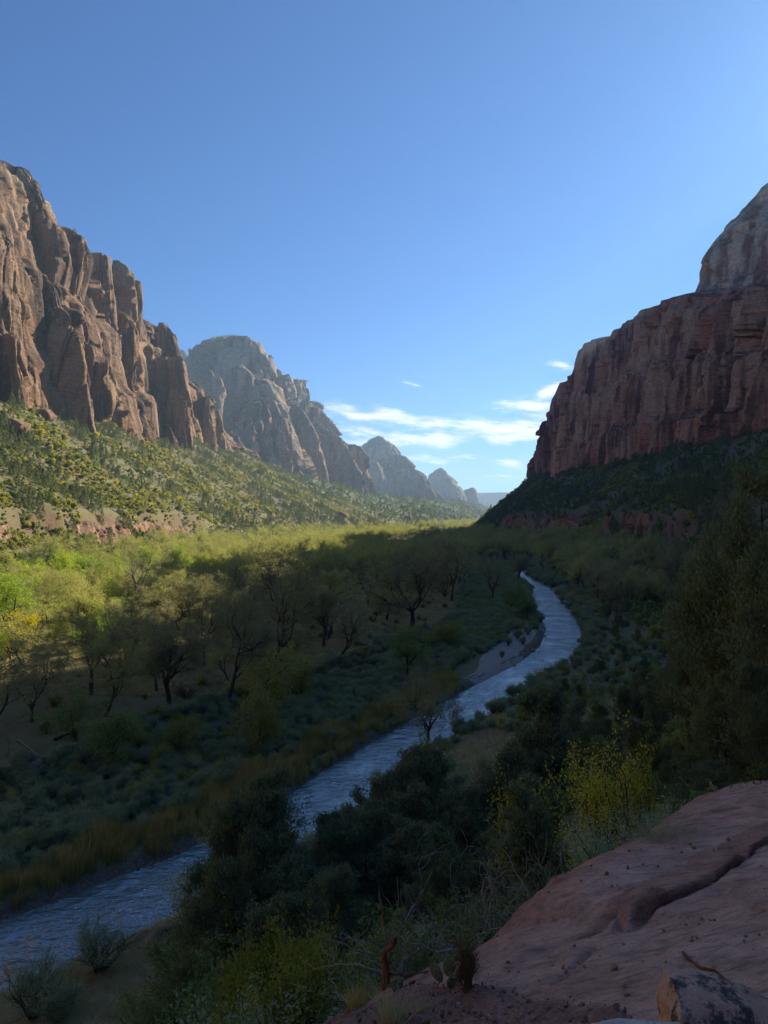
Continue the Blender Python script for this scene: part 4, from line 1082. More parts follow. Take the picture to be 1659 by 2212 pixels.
# the 290 nearest that show largest become things of their own
size_px = allp[:, 4] / np.maximum(allp[:, 1], 30)
order = np.argsort(-size_px)
srcs = {}
n_sh = 0; rest = []
for q in order:
    X_, Y_, Z_, rz, sc_, ix = allp[q]; ix = int(ix)
    if n_sh < 270 and X_ / Y_ < .54 and abs(X_ / Y_) < .54:
        nm, pr, lb = src_defs[ix]
        side_ = " left of the canyon" if X_ < 0 else " across the river"
        gp = (("conifers" if nm == "conifer" else "bushes") + " on the sunlit slope") if X_ < 0 else (("conifers" if nm == "conifer" else "bushes") + " on the shaded slope")
        o = place("shrub" if nm == "shrub" else "conifer", pr, X_, Y_, Z_, float(sc_), rz, lb.replace("the slope", "the sunlit slope" if X_ < 0 else "the shaded slope below the red wall"), "bush" if nm == "shrub" else "tree", gp)
        srcs.setdefault(ix, o); n_sh += 1
        ENT.append((o, ("dark scrub bush", "dark scrub bush", "olive scrub oak", "olive scrub oak", "small grey bush", "golden bush", "small dark conifer", "small dark conifer")[ix], X_, Y_))
    else: rest.append(q)
for ix in range(8):
    if ix not in srcs:
        q = next(q for q in rest if int(allp[q, 5]) == ix and abs(allp[q, 0] / allp[q, 1]) < .5); rest.remove(q)
        nm, pr, lb = src_defs[ix]; X_, Y_, Z_, rz, sc_, _ = allp[q]
        srcs[ix] = place(nm, pr, X_, Y_, Z_, float(sc_), rz, lb.replace("the slope", "the sunlit slope" if X_ < 0 else "the shaded slope below the red wall"), "bush" if nm == "shrub" else "tree", "odd bushes on the slopes")
instancer("scrub", allp[rest], [geo_children(srcs[k]) for k in range(8)], "dense scrub of bushes and small conifers covering the canyon slopes")
print("slope plants", len(allp))

# right bank: near slope shrubs and trees -------------------------------------
x, y = jitter(-35, 75, 16, 250, 3.6, rs); d, s = riv_dist(x, y)
bench = np.sqrt((x - 1.5) ** 2 + (y - 3) ** 2)
clear = ((x - 14) ** 2 + ((y - 98) / 1.6) ** 2 < 6 ** 2) | ((x - 72) ** 2 + (y - 200) ** 2 < 60)
m = (s > 0) & (d > 2.5) & in_view(x, y, 1.2) & (bench > 11) & ~clear
x, y, d = x[m], y[m], d[m]
proto_src = []
kinds = [("willow_bush", WIL, "blue-green willow bush on the near river bank", "willow bushes on the near bank"), ("rabbitbrush", SAGE, "pale grey-green rabbitbrush on the near bank", "rabbitbrush on the near bank"),
         ("oak_bush", OAKB, "dull olive oak bush among the junipers", "oak bushes among the junipers"), ("dark_bush", DKB, "dark leafy bush among the junipers", "dark bushes among the junipers"),
         ("juniper_tree", JUN, "shadowed juniper on the slope under the rock", "junipers on the near slope"), ("dead_bush", [DEADB], "bare grey dead bush on the near slope", "bare bushes on the near slope")]
cnt = {}
for i in range(len(x)):
    if blocked(x[i], y[i], -1.0): continue
    g = float(hz(x[i], y[i])[0]); u = RR.random()
    slopey = g > 6
    if (y[i] < 46 and x[i] < -.30 * y[i] - 4) or (y[i] < 68 and x[i] < -.27 * y[i]): 
        continue
    if d[i] < 8: k = 0 if u < .72 else 1
    elif slopey: k = 4 if u < .34 else 3 if u < .62 else 2 if u < .86 else 5 if u < .92 else 1
    else: k = 0 if u < .42 else 1 if u < .52 else 2 if u < .68 else 3 if u < .90 else 4
    nm, prs, lb, gp = kinds[k]; sc_ = RR.uniform(.6, 1.1) * (.62 if k == 4 else 1.0)
    b0 = (518 - K * 0) # keep sight lines over the river
    top = g + prs[0]['H'] * sc_
    cnt[nm] = cnt.get(nm, 0) + 1
    if cnt[nm] > 250: continue
    o = place(nm, prs[RR.randrange(len(prs))], x[i], y[i], g - .05, sc_, label=lb, cat="tree" if k == 4 else "bush", group=gp, rng=RR)
    ENT.append((o, ("blue-green willow bush", "pale rabbitbrush", "olive oak bush", "dark leafy bush", "shadowed juniper", "bare dead bush")[k], x[i], y[i]))
print("near", cnt)

# left bank: reeds, willow thicket ---------------------------------------------
x, y = jitter(-110, 85, 40, 420, 1.25, rs); d, s = riv_dist(x, y)
m = (s < 0) & in_view(x, y, 1.1) & (d > .5) & (d < 30) & ~((d < 9) & (y > 145) & (y < 215) & (x > 15))
x, y, d = x[m], y[m], d[m]; g = hz(x, y)
will, reed = [], []
n1_ = fbm(x / 9, y / 9, 0 * x, 2, 3)
for i in range(len(x)):
    if d[i] < 5.2 + 2.5 * n1_[i] and y[i] < 150: reed.append((x[i], y[i], g[i] - .1, RR.uniform(0, 6.28), RR.uniform(.6, 1.1) * (.72 + .07 * d[i]), RR.randrange(2)))
    elif RR.random() < .60 and d[i] > 2.5: will.append((x[i], y[i], g[i] - .1, RR.uniform(0, 6.28), RR.uniform(.45, 1.0), 3 if RR.random() < .10 + .35 * max(0, n1_[i]) else 4 if RR.random() < .10 else RR.randrange(3)))
x, y = jitter(-20, 150, 85, 520, 2.0, rs); d, s = riv_dist(x, y)
bar = ((x - 27) ** 2 + (y - 178) ** 2 < 13 ** 2) | ((x - 90) ** 2 + (y - 345) ** 2 < 10 ** 2) | ((x - 42) ** 2 + (y - 225) ** 2 < 9 ** 2)
m = in_view(x, y, 1.05) & (d > .5) & ~bar & np.where(s > 0, (d < np.where(y < 250, 3.5, 26)), (d < 26) & (y > 215) & (x > 0)) & (rs.random(len(x)) < .62)
for a, b, c in zip(x[m], y[m], hz(x[m], y[m])): will.append((a, b, c - .1, RR.uniform(0, 6.28), RR.uniform(.5, 1.35), 3 if RR.random() < .12 else 4 if RR.random() < .15 else RR.randrange(3)))
srcw = []
picks = [(-20, 88), (-28, 84), (-8, 106), (-33, 88), (-30, 96)]
for k, pr in enumerate(WIL + [SAGE[0], OAKB[0]]):
    px_, py_ = picks[k]
    srcw.append(place(("willow_bush", "willow_bush", "willow_bush", "rabbitbrush", "oak_bush")[k], pr, px_, py_, scale=1.15, cat="bush",
      label=("tallest willow in the thicket across the river", "round willow at the thicket's front edge behind the reeds", "willow close to the bronze cottonwood across the water", "large silvery rabbitbrush in the willow thicket", "gold-tinged bush at the back of the willow thicket")[k]))
instancer("willow_thicket", will, [geo_children(o) for o in srcw], "blue-green willow thicket along the far bank")
srcr = [place("reed_clump", REED[k], (-24.5, -15)[k], (76, 87)[k], scale=1.0, cat="reeds", label=("tawny reed clump at the water's edge where rocks show", "tall reed clump leaning over the bank nearest the tall pinyon")[k]) for k in range(2)]
instancer("reeds", reed, [geo_children(o) for o in srcr], "tawny reeds lining the far bank of the river")
print("willows", len(will), "reeds", len(reed))

# undergrowth of the grove and grass -------------------------------------------
x, y = jitter(-150, 60, 80, 420, 5.6, rs); d, s = riv_dist(x, y)
m = (s < 0) & in_view(x, y, 1.1) & (d > 30) & (rs.random(len(x)) < .62)
x, y = x[m], y[m]
und_labels = [("rabbitbrush", SAGE[0], "low grey bush on the grove floor"), ("dark_bush", DKB[0], "dark green bush under the cottonwoods"), ("dead_bush", DEADB, "bare brown brush under the cottonwoods"), ("oak_bush", OAKB[1], "olive bush under the cottonwoods")]
for i in range(len(x)):
    if blocked(x[i], y[i], -3): continue
    k = RR.choice((0, 0, 1, 2, 2, 3)); nm, pr, lb = und_labels[k]
    o = place(nm, pr, x[i], y[i], scale=RR.uniform(.4, .95), label=lb, cat="bush", group=nm.replace("_", " ") + " in the grove", rng=RR)
    ENT.append((o, ("low grey bush", "dark green bush", "bare brown brush", "olive bush")[k], x[i], y[i]))
gr = []
for x0, x1, y0, y1, st in ((-60, 20, 28, 70, .38), (4, 30, 80, 125, .7), (-130, 60, 95, 340, 1.35)):
    x, y = jitter(x0, x1, y0, y1, st, rs); d, s = riv_dist(x, y)
    m = in_view(x, y, 1.08) & (d > .8) & np.where(y < 126, s > 0, (s < 0) & (d > 29)); 
    if y1 == 70: m &= (x < -.1 * y)
    if y1 == 125: m &= (x - 14) ** 2 + ((y - 98) / 1.6) ** 2 < 13 ** 2
    x, y = x[m], y[m]; g = hz(x, y)
    big_ = y0 > 70
    gr += [(a, b, c - .02, RR.uniform(0, 6.28), RR.uniform(.6, 1.4), (2 if big_ else 0) + RR.randrange(2)) for a, b, c in zip(x, y, g)]
srcg = [place("grass_tuft", (TUFT + TUFTB)[k], *((-15, 44), (-19, 47), (12, 97), (15, 100))[k], scale=1.3, cat="grass", label=("pale grass tuft on the bank below the boulder", "straw grass tuft on the lower bank slope", "dry grass tuft in the small meadow above the river", "bleached grass clump in the small meadow")[k]) for k in range(4)]
instancer("grass", gr, [geo_children(o) for o in srcg], "dry pale grass on the banks and grove floor")
print("grass", len(gr))
for k, (X, Y, sc_) in enumerate([(1098, 1395, 1.0), (1118, 1380, 1.2), (1140, 1372, 1.3), (1150, 1358, 1.1), (1128, 1392, .9), (1085, 1420, .7)]):
    x_, y_, g_ = hit_ground(X, Y)
    place("willow_bush", WIL[k % 3], x_, y_, g_, sc_, label=f"{('nearest but one', 'fourth', 'largest', 'farthest', 'third', 'nearest')[k]} green bush growing on the gravel bar at the bend", cat="bush", group="bushes on the gravel bar")
# specific bank plants
BIGB = bush(599, M_WILL, 4.5, per=14, size=.11, sig=.16, stems=16, spread=(5, 35), upd=.9, aspect=4)
BIGL = broadleaf(598, M_OAK, 10, 14, .4, .16)
tall("willow_bush", BIGB, 215, 1985, 52, "dark willow bush sticking up in front of the near water", "bush", wid=1.6)
tall("dark_bush", DKB[0], 400, 2010, 46, "dark leafy bush just below the pink boulder", "bush", wid=1.4)
tall("willow_bush", BIGB, 80, 2050, 46, "pale willow bush at the near water's edge", "bush", wid=1.0)
tall("willow_bush", WIL[1], 130, 2090, 45, "thin willow bush beside the pale rabbitbrush", "bush", wid=1.0)
tall("dark_bush", NDKB, 480, 2080, 32, "blue-grey bush above the bottom grass slope", "bush", wid=1.4)
tall("dark_bush", NDKB, 380, 2110, 34, "dark bush on the grass slope near the stump", "bush", wid=1.3)
tall("broadleaf_tree", BIGL, 440, 1770, 50, "tan-leaved tree hanging over the river beside the pinyon", "tree", wid=.8)
# ---------------------------------------------------------------- low rock bands in the slopes
def contour_x(ys, z, x0, x1):
    out = []
    for yv in ys:
        xs = np.linspace(x0(yv), x1(yv), 300); h = hz(xs, np.full(300, yv)); k = int(np.argmax(h > z)); out.append(xs[k])
    return np.array(out)
def band(name, y0, y1, step, zbase, zt, side, seed, mat, label, gaps=.0):
    ys = np.arange(y0, y1, step)
    if side > 0: cx = contour_x(ys, zbase + 1, lambda v: right_toe_x(v), lambda v: right_wall_x(v))
    else: cx = contour_x(ys, zbase + 1, lambda v: left_toe_x(v), lambda v: left_wall_x(v))
    k = np.ones(9) / 9; cx = np.convolve(np.pad(cx, 4, mode='edge'), k, 'valid')
    e = smooth(0, 12, ys - y0) * smooth(0, 12, y1 - ys)
    top = zbase + (zt - zbase) * e * np.clip(.75 + .6 * fbm(ys / 22, ys * 0, ys * 0, 3, seed), .15, 1.2)
    V, q, t_ = wall(ys, cx - side * 1.0, np.full(len(ys), zbase - 5.0), cx + side * 2.5, top, 5.5, seed, 34, .8, back=9, side=side)
    V[:, 0] += 0
    return add(name, mesh_np(name, V, [q], [mat]), kind="structure", label=label)
MAT_BAND = rock_mat("red_ledge_rock", (.30, .12, .07), (.38, .24, .16), (.09, .055, .045), (.42, .30, .21), (900, 950), .22, .5, bumpd=.8)
band("rock_ledge", 268, 640, 1.1, 22, 33, -1, 311, MAT_BAND, "low red rock band crossing the foot of the sunlit slope")
band("rock_ledge", 350, 560, 1.2, 20, 37, 1, 313, MAT_BAND, "low shaded red rock band in the forested slope")
band("rock_ledge", 640, 1050, 2.0, 20, 38, 1, 317, MAT_BAND, "farther shaded red rock band below the end of the wall")

# ---------------------------------------------------------------- trails and road
def path_strip(name, pix, width, mat, label, world=None, lift=.07):
    pts = np.array(world if world is not None else [hit_ground(*p)[:2] for p in pix], float)
    n = 60; t_ = np.linspace(0, len(pts) - 1, n)
    P = np.stack([np.interp(t_, np.arange(len(pts)), pts[:, k]) for k in (0, 1)], 1)
    for _ in range(6): P[1:-1] = (P[:-2] + 2 * P[1:-1] + P[2:]) / 4
    tg = np.gradient(P, axis=0); tg /= np.linalg.norm(tg, axis=1, keepdims=True); no = np.stack([tg[:, 1], -tg[:, 0]], 1)
    wv = width * (1 + .35 * vnoise(np.arange(n) / 3, np.zeros(n), np.zeros(n), 3))
    rows = []
    for k in np.linspace(-1, 1, 7):
        q = P + no * wv[:, None] * .5 * k; rows.append(np.column_stack([q, hz(q[:, 0], q[:, 1]) + lift * (1 - .6 * abs(k) ** 3)]))
    V = np.stack(rows, 1).reshape(-1, 3)
    return add(name, mesh_np(name, V, grid_faces(n, 7), [mat], True), kind="structure", label=label)
m_, t_, b_ = new_mat("trail_dust"); t_.links.new(ramp(t_, noise(t_, coords(t_, (2,) * 3), 1, 5), [(.3, (.22, .15, .11)), (.7, (.32, .23, .17))]), b_.inputs["Base Color"]); b_.inputs["Roughness"].default_value = .95; MAT_TRAIL = m_
m_, t_, b_ = new_mat("road_asphalt"); t_.links.new(ramp(t_, noise(t_, coords(t_, (3,) * 3), 1, 5), [(.3, (.12, .10, .09)), (.7, (.18, .155, .14))]), b_.inputs["Base Color"]); b_.inputs["Roughness"].default_value = .9; MAT_ROAD = m_
path_strip("path", [(560, 1512), (615, 1500), (690, 1452), (780, 1437), (818, 1412), (800, 1393), (760, 1375)], 1.5, MAT_TRAIL, "dirt trail bending through the shaded meadow")
path_strip("path", [(930, 1380), (975, 1366), (1018, 1358), (1027, 1330), (985, 1313), (940, 1305)], 1.8, MAT_TRAIL, "dirt trail loop near the river")
path_strip("path", [(1075, 1325), (1058, 1308), (1042, 1285), (1030, 1270)], 2.0, MAT_TRAIL, "dirt trail running beside the inside bend")
path_strip("path", [(-20, 1660), (100, 1642), (180, 1622), (225, 1590)], 1.3, MAT_TRAIL, "faint trail along the terrace edge")
path_strip("road", None, 9, MAT_ROAD, "short stretch of sunlit road among the bright trees", world=[(-175, 205), (-140, 232), (-112, 246), (-95, 275), (-92, 330)], lift=.12)

m_, t_, b_ = new_mat("pale_gravel"); gn_ = noise(t_, coords(t_, (2.5,) * 3), 1, 6, .75); t_.links.new(ramp(t_, gn_, [(.3, (.20, .175, .15)), (.6, (.40, .36, .32)), (.75, (.52, .48, .44))]), b_.inputs["Base Color"]); b_.inputs["Roughness"].default_value = .95; bump(t_, b_, gn_, .15); MAT_GRAV = m_
path_strip("gravel_bar", [(1048, 1490), (1070, 1450), (1092, 1408), (1118, 1378), (1150, 1352), (1172, 1338)], 7.5, MAT_GRAV, "pale gravel bar on the inside of the river bend", lift=.10)
path_strip("gravel_bar", [(1205, 1270), (1222, 1282), (1232, 1298), (1238, 1320)], 6, MAT_GRAV, "small pale gravel bar on the outer bank upstream", lift=.12)
path_strip("gravel_bar", [(1110, 1226), (1150, 1226), (1205, 1226)], 9, MAT_GRAV, "far strip of gravel beside the white reach", lift=.15)
# ---------------------------------------------------------------- loose rocks
import bmesh
def ico(sub):
    bm = bmesh.new(); bmesh.ops.create_icosphere(bm, subdivisions=sub, radius=1)
    V = np.array([v.co[:] for v in bm.verts]); Fc = np.array([[v.index for v in f.verts] for f in bm.faces]); bm.free(); return V, Fc
ICO3, ICO5 = ico(3), ico(5)
def rock_mesh(name, mat, seed, dims, sub=3, cuts=9, nz=.05, smooth_=False):
    V, Fc = ICO3 if sub == 3 else ICO5
    rng = np.random.default_rng(seed); P = V.copy()
    for _ in range(cuts):
        n = rng.normal(0, 1, 3); n /= np.linalg.norm(n); d = rng.uniform(.45, .8)
        e = P @ n - d; P = P - np.maximum(e, 0)[:, None] * n
    o = fbm(P[:, 0] * 2.2 + seed, P[:, 1] * 2.2, P[:, 2] * 2.2, 5, seed, gain=.6)
    P = P * (1 + nz * 2 * o)[:, None]
    P = P * np.array(dims)
    return mesh_np(name, P, Fc, [mat], smooth_)
MAT_STONE = rock_mat("loose_red_stone", (.28, .12, .08), (.36, .22, .15), (.12, .07, .055), (.42, .30, .22), (900, 950), .02, 0, bumpd=.3)
def rock(name, X, Y, wpx, hk, seed, label, D=None, sub=3, dims=None, mat=None, sink=.3, rotz=0):
    if D is None: x, y, g = hit_ground(X, Y)
    else: a, b_ = ray(X, Y); x, y = a * D, D; g = 35 + b_ * D
    w = wpx * K / F * y / 2
    dm = dims or (w, w * .8, w * hk)
    o = add(name, rock_mesh(name, mat or MAT_BAND, seed, dm, sub), None, label, "rock", loc=(x, y, g + dm[2] * (1 - sink) - dm[2] * .5), rotz=rotz); return o
rock("boulder", 350, 2022, 130, .30, 11, "long pink sandstone boulder tilted into the near river", rotz=.5)
rock("boulder", 200, 1192, 48, .8, 12, "dark square-edged boulder perched on the sunlit slope")
rock("boulder", 222, 1200, 34, .6, 13, "smaller boulder leaning against the square-edged one")
rock("boulder", 178, 1200, 26, .6, 14, "low boulder half hidden by bushes below the square-edged one")
rock("boulder", 1052, 1510, 26, .35, 15, "flat rock in the water where the river widens")
rock("boulder", 1195, 1108, 20, .5, 16, "pale boulder alone in the shaded forest slope")
rock("boulder", 100, 905, 60, .6, 17, "red outcrop block at the top of the sunlit slope")
rock("boulder", 40, 930, 70, .7, 18, "stacked red outcrop below the left end of the tall wall")
rock("boulder", 640, 1150, 30, .8, 19, "brown outcrop at the toe of the sunlit slope")
rock("boulder", 735, 1118, 34, .6, 21, "jointed pale outcrop where the slope meets the far woodland")
rock("boulder", 880, 1120, 22, .5, 22, "small outcrop behind the far woodland")

RK = random.Random(8)
for k, (X, Y, w) in enumerate([(330, 1868, 9), (318, 1872, 7), (345, 1860, 8), (300, 1880, 7), (1060, 1478, 12), (1082, 1470, 9), (1110, 1440, 9), (1150, 1405, 9), (1175, 1375, 8), (1045, 1500, 9), (1195, 1330, 7), (1180, 1312, 6), (230, 1960, 8), (150, 1990, 7), (690, 1735, 8), (720, 1705, 7)]):
    rock("river_rock", X, Y, w * 1.4, .55, 800 + k, ("rock nearest the tawny reeds at the near bank", "leftmost rock at the water's edge under the reeds", "rock at the reeds' edge by the tan-leaved tree", "smallest rock under the tawny reeds", "brown rock at the near tip of the gravel bar", "rock just beyond the gravel bar's near tip", "rock halfway along the gravel bar",
      "rock off the gravel bar's outer curve", "rock at the far end of the gravel bar", "rock between the gravel bar and the bronze cottonwood", "small rock on the outer bank opposite the bar", "smallest rock beside the small upstream gravel bar", "rock breaking the water above the dark willow bush", "rock in the near water above the bottom corner", "rock in the water behind the notched juniper", "rock in the water near the spire-topped juniper")[k], mat=MAT_BAND, sink=.35)
# logs
def tube(P, rad, sides=6):
    pl = Plant(1); pl.lines = [(np.array(P, float), np.array(rad, float), sides)]; return pl
def log(X0, Y0, X1, Y1, r, label, mat=M_DEAD, bend=.3):
    a = np.array(hit_ground(X0, Y0)); b = np.array(hit_ground(X1, Y1)); m = (a + b) / 2 + [0, 0, bend]
    a[2] = hz(a[0], a[1])[0] + r; b[2] = hz(b[0], b[1])[0] + r
    t_ = np.linspace(0, 1, 7)[:, None]; P = (1 - t_) ** 2 * a + 2 * t_ * (1 - t_) * m + t_ ** 2 * b
    pl = tube(P, r * np.linspace(1, .45, 7), 6)
    br = P[4] + np.array([[0, 0, 0], [.35, .2, .6], [.5, .6, 1.1]]); pl.lines.append((br, np.array([r * .5, r * .35, r * .15]), 4))
    o = add("fallen_log", pl.wood_mesh("fallen_log", mat), None, label, "log"); return o
log(600, 1478, 690, 1470, .16, "pale fallen log on the red bank above the willows")
log(615, 1500, 668, 1512, .12, "smaller fallen branch below the pale log")
log(640, 1520, 590, 1500, .12, "crooked driftwood piece beside the trail bend")
log(120, 1600, 195, 1570, .22, "dark fallen limb under the nearly black tree", M_BARK)
log(780, 1395, 815, 1402, .3, "thick dark log lying across the trail bend", M_BARK)
log(700, 1325, 735, 1315, .15, "log lying in the pale grass of the meadow")
log(390, 1510, 405, 1530, .12, "short white branch leaning by the round dry bush")
log(700, 1360, 745, 1368, .13, "grey log below the leaning cottonwood's neighbour")
log(40, 1600, 90, 1640, .12, "grey branch beside the faint terrace trail")
log(160, 2150, 155, 2200, .10, "short white stump branch on the bottom grass slope")
rooted("dead_bush", bush(551, None, 1.8, leaves=False, wood=M_TWIG, stems=22, spread=(5, 75)), 400, 1508, 1470, "round dry bush at the foot of the forked cottonwood", "bush", wid=1.6)

# ---------------------------------------------------------------- the rock slab at the viewpoint
def slab_hit(X, Y):
    a, b = ray(X, Y); y = 1.6 / (-b - .322 + .241 * a); return a * y, y
def slab_z(x, y): return 33.4 - .322 * y + .241 * x
edge_pix = [(560, 2320), (640, 2262), (703, 2212), (745, 2183), (800, 2150), (870, 2108), (935, 2078), (1000, 2060), (1060, 2025), (1120, 1990), (1180, 1962), (1250, 1930), (1320, 1890), (1372, 1856), (1420, 1842), (1452, 1808), (1478, 1792), (1520, 1760), (1560, 1742), (1600, 1728), (1659, 1712), (1740, 1690), (1850, 1670)]
EP = np.array([slab_hit(*p) for p in edge_pix])
def poly_sd(x, y, P):
    """signed distance to an open polyline; positive on its left (outer) side; and arc position"""
    best = np.full(x.shape, 1e9); sg = np.zeros(x.shape); tt = np.zeros(x.shape)
    for i, ((ax, ay), (bx, by)) in enumerate(zip(P[:-1], P[1:])):
        dx, dy = bx - ax, by - ay; t_ = np.clip(((x - ax) * dx + (y - ay) * dy) / (dx * dx + dy * dy), 0, 1)
        d = np.hypot(x - ax - t_ * dx, y - ay - t_ * dy); m = d < best
        best = np.where(m, d, best); sg = np.where(m, np.sign(dx * (y - ay) - dy * (x - ax)), sg); tt = np.where(m, i + t_, tt)
    return best * sg, tt
crack1 = np.array([slab_hit(*p) for p in [(1350, 2006), (1392, 1972), (1440, 1938), (1470, 1922), (1520, 1902), (1560, 1868), (1600, 1840), (1659, 1812), (1760, 1780)]])
crack2 = np.array([slab_hit(*p) for p in [(1040, 2120), (1090, 2088), (1150, 2052), (1215, 2028), (1268, 2012), (1330, 1985), (1352, 2002)]])
crack3 = np.array([slab_hit(*p) for p in [(1180, 2130), (1240, 2080), (1268, 2052), (1275, 2040)]])
sx_ = np.linspace(-2.2, 8.2, 370); sy_ = np.linspace(1.7, 11.5, 350)
SX, SY = np.meshgrid(sx_, sy_, indexing='ij'); fx, fy = SX.ravel(), SY.ravel()
sdE, _ = poly_sd(fx, fy, EP)
base = slab_z(fx, fy)
wv_ = fbm(fx / 1.6, fy / 1.6, fx * 0, 4, 91)
z = base + .045 * wv_ + .012 * fbm(fx / .35, fy / .35, fx * 0, 4, 92)
lam = fbm((fx * .5 + fy * 1.0 + .25 * wv_) / .30, fx * 0, fx * 0 + 1.5, 4, 93, gain=.6); z += .010 * lam
ter = wv_ * 3.2 + .4 * lam; z += .028 * (np.floor(ter) + smooth(.38, .62, ter - np.floor(ter)) - ter)
wx_ = .25 * fbm(fx / .8, fy / .8, fx * 0, 3, 95)
hh_, ee_, ox_, oy_, _z = cell((fx * .55 + fy * .83) / .42 + wx_ * 2, (fx * .83 - fy * .55) / 1.3 + wx_ * 2, fx * 0 + .5, 97)
fl_ = smooth(-.05, .10, fbm(fx / 1.1, fy / 1.1, fx * 0, 3, 99))
z += fl_ * (.022 * (hh_ - .5) + .02 * (np.modf(hh_ * 9.7)[0] - .5) * ox_) - fl_ * .012 * np.clip(1 - ee_ / .05, 0, 1) * (np.modf(hh_ * 3.3)[0] > .5)
hh_, ee_, ox_, oy_, _z = cell((fx * .55 + fy * .83) / .13 + wx_ * 5, (fx * .83 - fy * .55) / .34 + wx_ * 5, fx * 0 + .5, 98)
z += .007 * (hh_ - .5) * smooth(.0, .15, fbm(fx / .7, fy / .7, fx * 0, 3, 101))
d1, t1 = poly_sd(fx, fy, crack1)
on1 = smooth(0, 1.0, t1)
# the bulging upper layer beyond the first crack
up1 = np.where(d1 > 0, smooth(0, .045, d1) * .11 + .12 * smooth(.03, 1.0, d1) * smooth(.3, 2.2, t1), 0) * on1 * smooth(-.3, .05, d1)
z += up1 * (d1 > 0)
gr1 = np.exp(-((d1 + .015) / .035) ** 2) * on1 * (1 - smooth(5.2, 6.5, t1)); z -= .20 * gr1 * (.35 + .65 * smooth(1.5, 3, t1))
d2, t2 = poly_sd(fx, fy, crack2)
on2 = smooth(0, .8, t2) * (1 - smooth(5.6, 6, t2)); z += np.where(d2 > 0, .02, 0) * smooth(0, .05, d2) * on2 * (1 - smooth(.4, 1.2, d2)) + 0
z -= .045 * np.exp(-((d2 + .01) / .014) ** 2) * on2 * (.3 + .7 * smooth(2.5, 4, t2))
d3, t3 = poly_sd(fx, fy, crack3); z -= .05 * np.exp(-(d3 / .03) ** 2) * smooth(0, .5, t3)
# soil apron towards the viewer
ga, gb = (fx) / fy, (z - 35) / fy
PX, PY = (ga * F + 384) / K, (518 - gb * F) / K
soil = smooth(0, 40, (PY - np.interp(PX, [600, 760, 880, 1000, 1120, 1250, 1330, 1380, 1420, 1700], [2170, 2150, 2118, 2108, 2128, 2160, 2150, 2190, 2290, 2300]) + 26 * fbm(fx / .25, fy / .25, fx * 0, 3, 14)))
z += soil * (.035 * fbm(fx / .09, fy / .09, fx * 0, 4, 15, gain=.7) + .03)
# rounded drop-off
out_ = sdE - .10 + .05 * fbm(fx / .5, fy / .5, fx * 0, 3, 17)
z -= .05 * smooth(-.35, .1, out_) ** 2 + np.maximum(out_, 0) * 1.6 + np.maximum(out_ - .25, 0) * 1.5
z = np.maximum(z, hz(fx, fy) - 1.5)
mR = rock_mat("slab_sandstone", (.30, .165, .135), (.36, .225, .19), (.22, .12, .10), (.40, .29, .25), (900, 950), .016, 0, bumpd=.35)
def slab_material():
    m, t, b = new_mat("viewpoint_sandstone")
    at = nd(t, "ShaderNodeAttribute", attribute_name="soil"); an = nd(t, "ShaderNodeAttribute", attribute_name="edge")
    big = noise(t, coords(t, (.8,) * 3), 1, 5, .6); mid = noise(t, coords(t, (4, 4, 4)), 1, 6, .65); fine = noise(t, coords(t, (45,) * 3), 1, 4, .7)
    lamn = noise(t, coords(t, (3, 9, 40)), 1, 5, .65)
    c = ramp(t, big, [(.33, (.80, .41, .29)), (.52, (.86, .51, .38)), (.68, (.88, .60, .47))])
    c = mixc(t, .35, c, ramp(t, lamn, [(.35, (.58, .22, .13)), (.65, (.84, .50, .35))]))
    c = mixc(t, math_n(t, 'MULTIPLY', an.outputs["Fac"], .7), c, (.55, .22, .13))
    c = mixc(t, .8, c, ramp(t, mid, [(.3, g1(.55)), (.7, g1(1.25))]), 'MULTIPLY')
    c = mixc(t, .5, c, ramp(t, noise(t, coords(t, (90, 90, 90)), 1, 3, .7), [(.3, g1(.6)), (.7, g1(1.3))]), 'MULTIPLY')
    lr = nd(t, "ShaderNodeMapping"); gg = nd(t, "ShaderNodeNewGeometry"); t.links.new(gg.outputs["Position"], lr.inputs["Vector"]); lr.inputs["Rotation"].default_value = (0, 0, R(-33)); lr.inputs["Scale"].default_value = (1.6, 22, 22)
    ln = noise(t, lr.outputs[0], 1, 5, .75)
    c = mixc(t, .55, c, ramp(t, ln, [(.40, g1(.45)), (.47, g1(1.0)), (.62, g1(1.15))]), 'MULTIPLY')
    st = noise(t, coords(t, (1.3,) * 3), 1, 7, .8)
    c = mixc(t, ramp(t, st, [(.56, g1(0)), (.64, g1(.5))]), c, (.38, .19, .14))
    s = ramp(t, fine, [(.3, (.24, .12, .085)), (.55, (.42, .22, .165)), (.75, (.60, .40, .32))])
    c = mixc(t, at.outputs["Fac"], c, mixc(t, .6, s, ramp(t, mid, [(.3, g1(.6)), (.7, g1(1.3))]), 'MULTIPLY'))
    t.links.new(c, b.inputs["Base Color"]); b.inputs["Roughness"].default_value = .85
    h = math_n(t, 'ADD', math_n(t, 'MULTIPLY', mid, 1.0), math_n(t, 'ADD', math_n(t, 'MULTIPLY', lamn, .5), math_n(t, 'ADD', math_n(t, 'MULTIPLY', fine, .35), math_n(t, 'MULTIPLY', ln, .8))))
    bump(t, b, h, .09)
    return m
MAT_SLAB = slab_material()
edge_ = np.clip(smooth(-.5, .05, out_) * .8 + gr1 + np.where((d1 > 0) & (d1 < .25), 1, 0) * on1 * .8, 0, 1)
cd_ = crack1[-2] - crack1[0]; cd_ = cd_ / np.hypot(*cd_); lean_ = .13 * np.exp(-np.maximum(d1, 0) / .22) * smooth(.0, .04, d1) * smooth(.8, 2.2, t1) * (d1 < 1.2) * (1 + .5 * fbm(fx / .4, fy / .4, fx * 0, 3, 55))
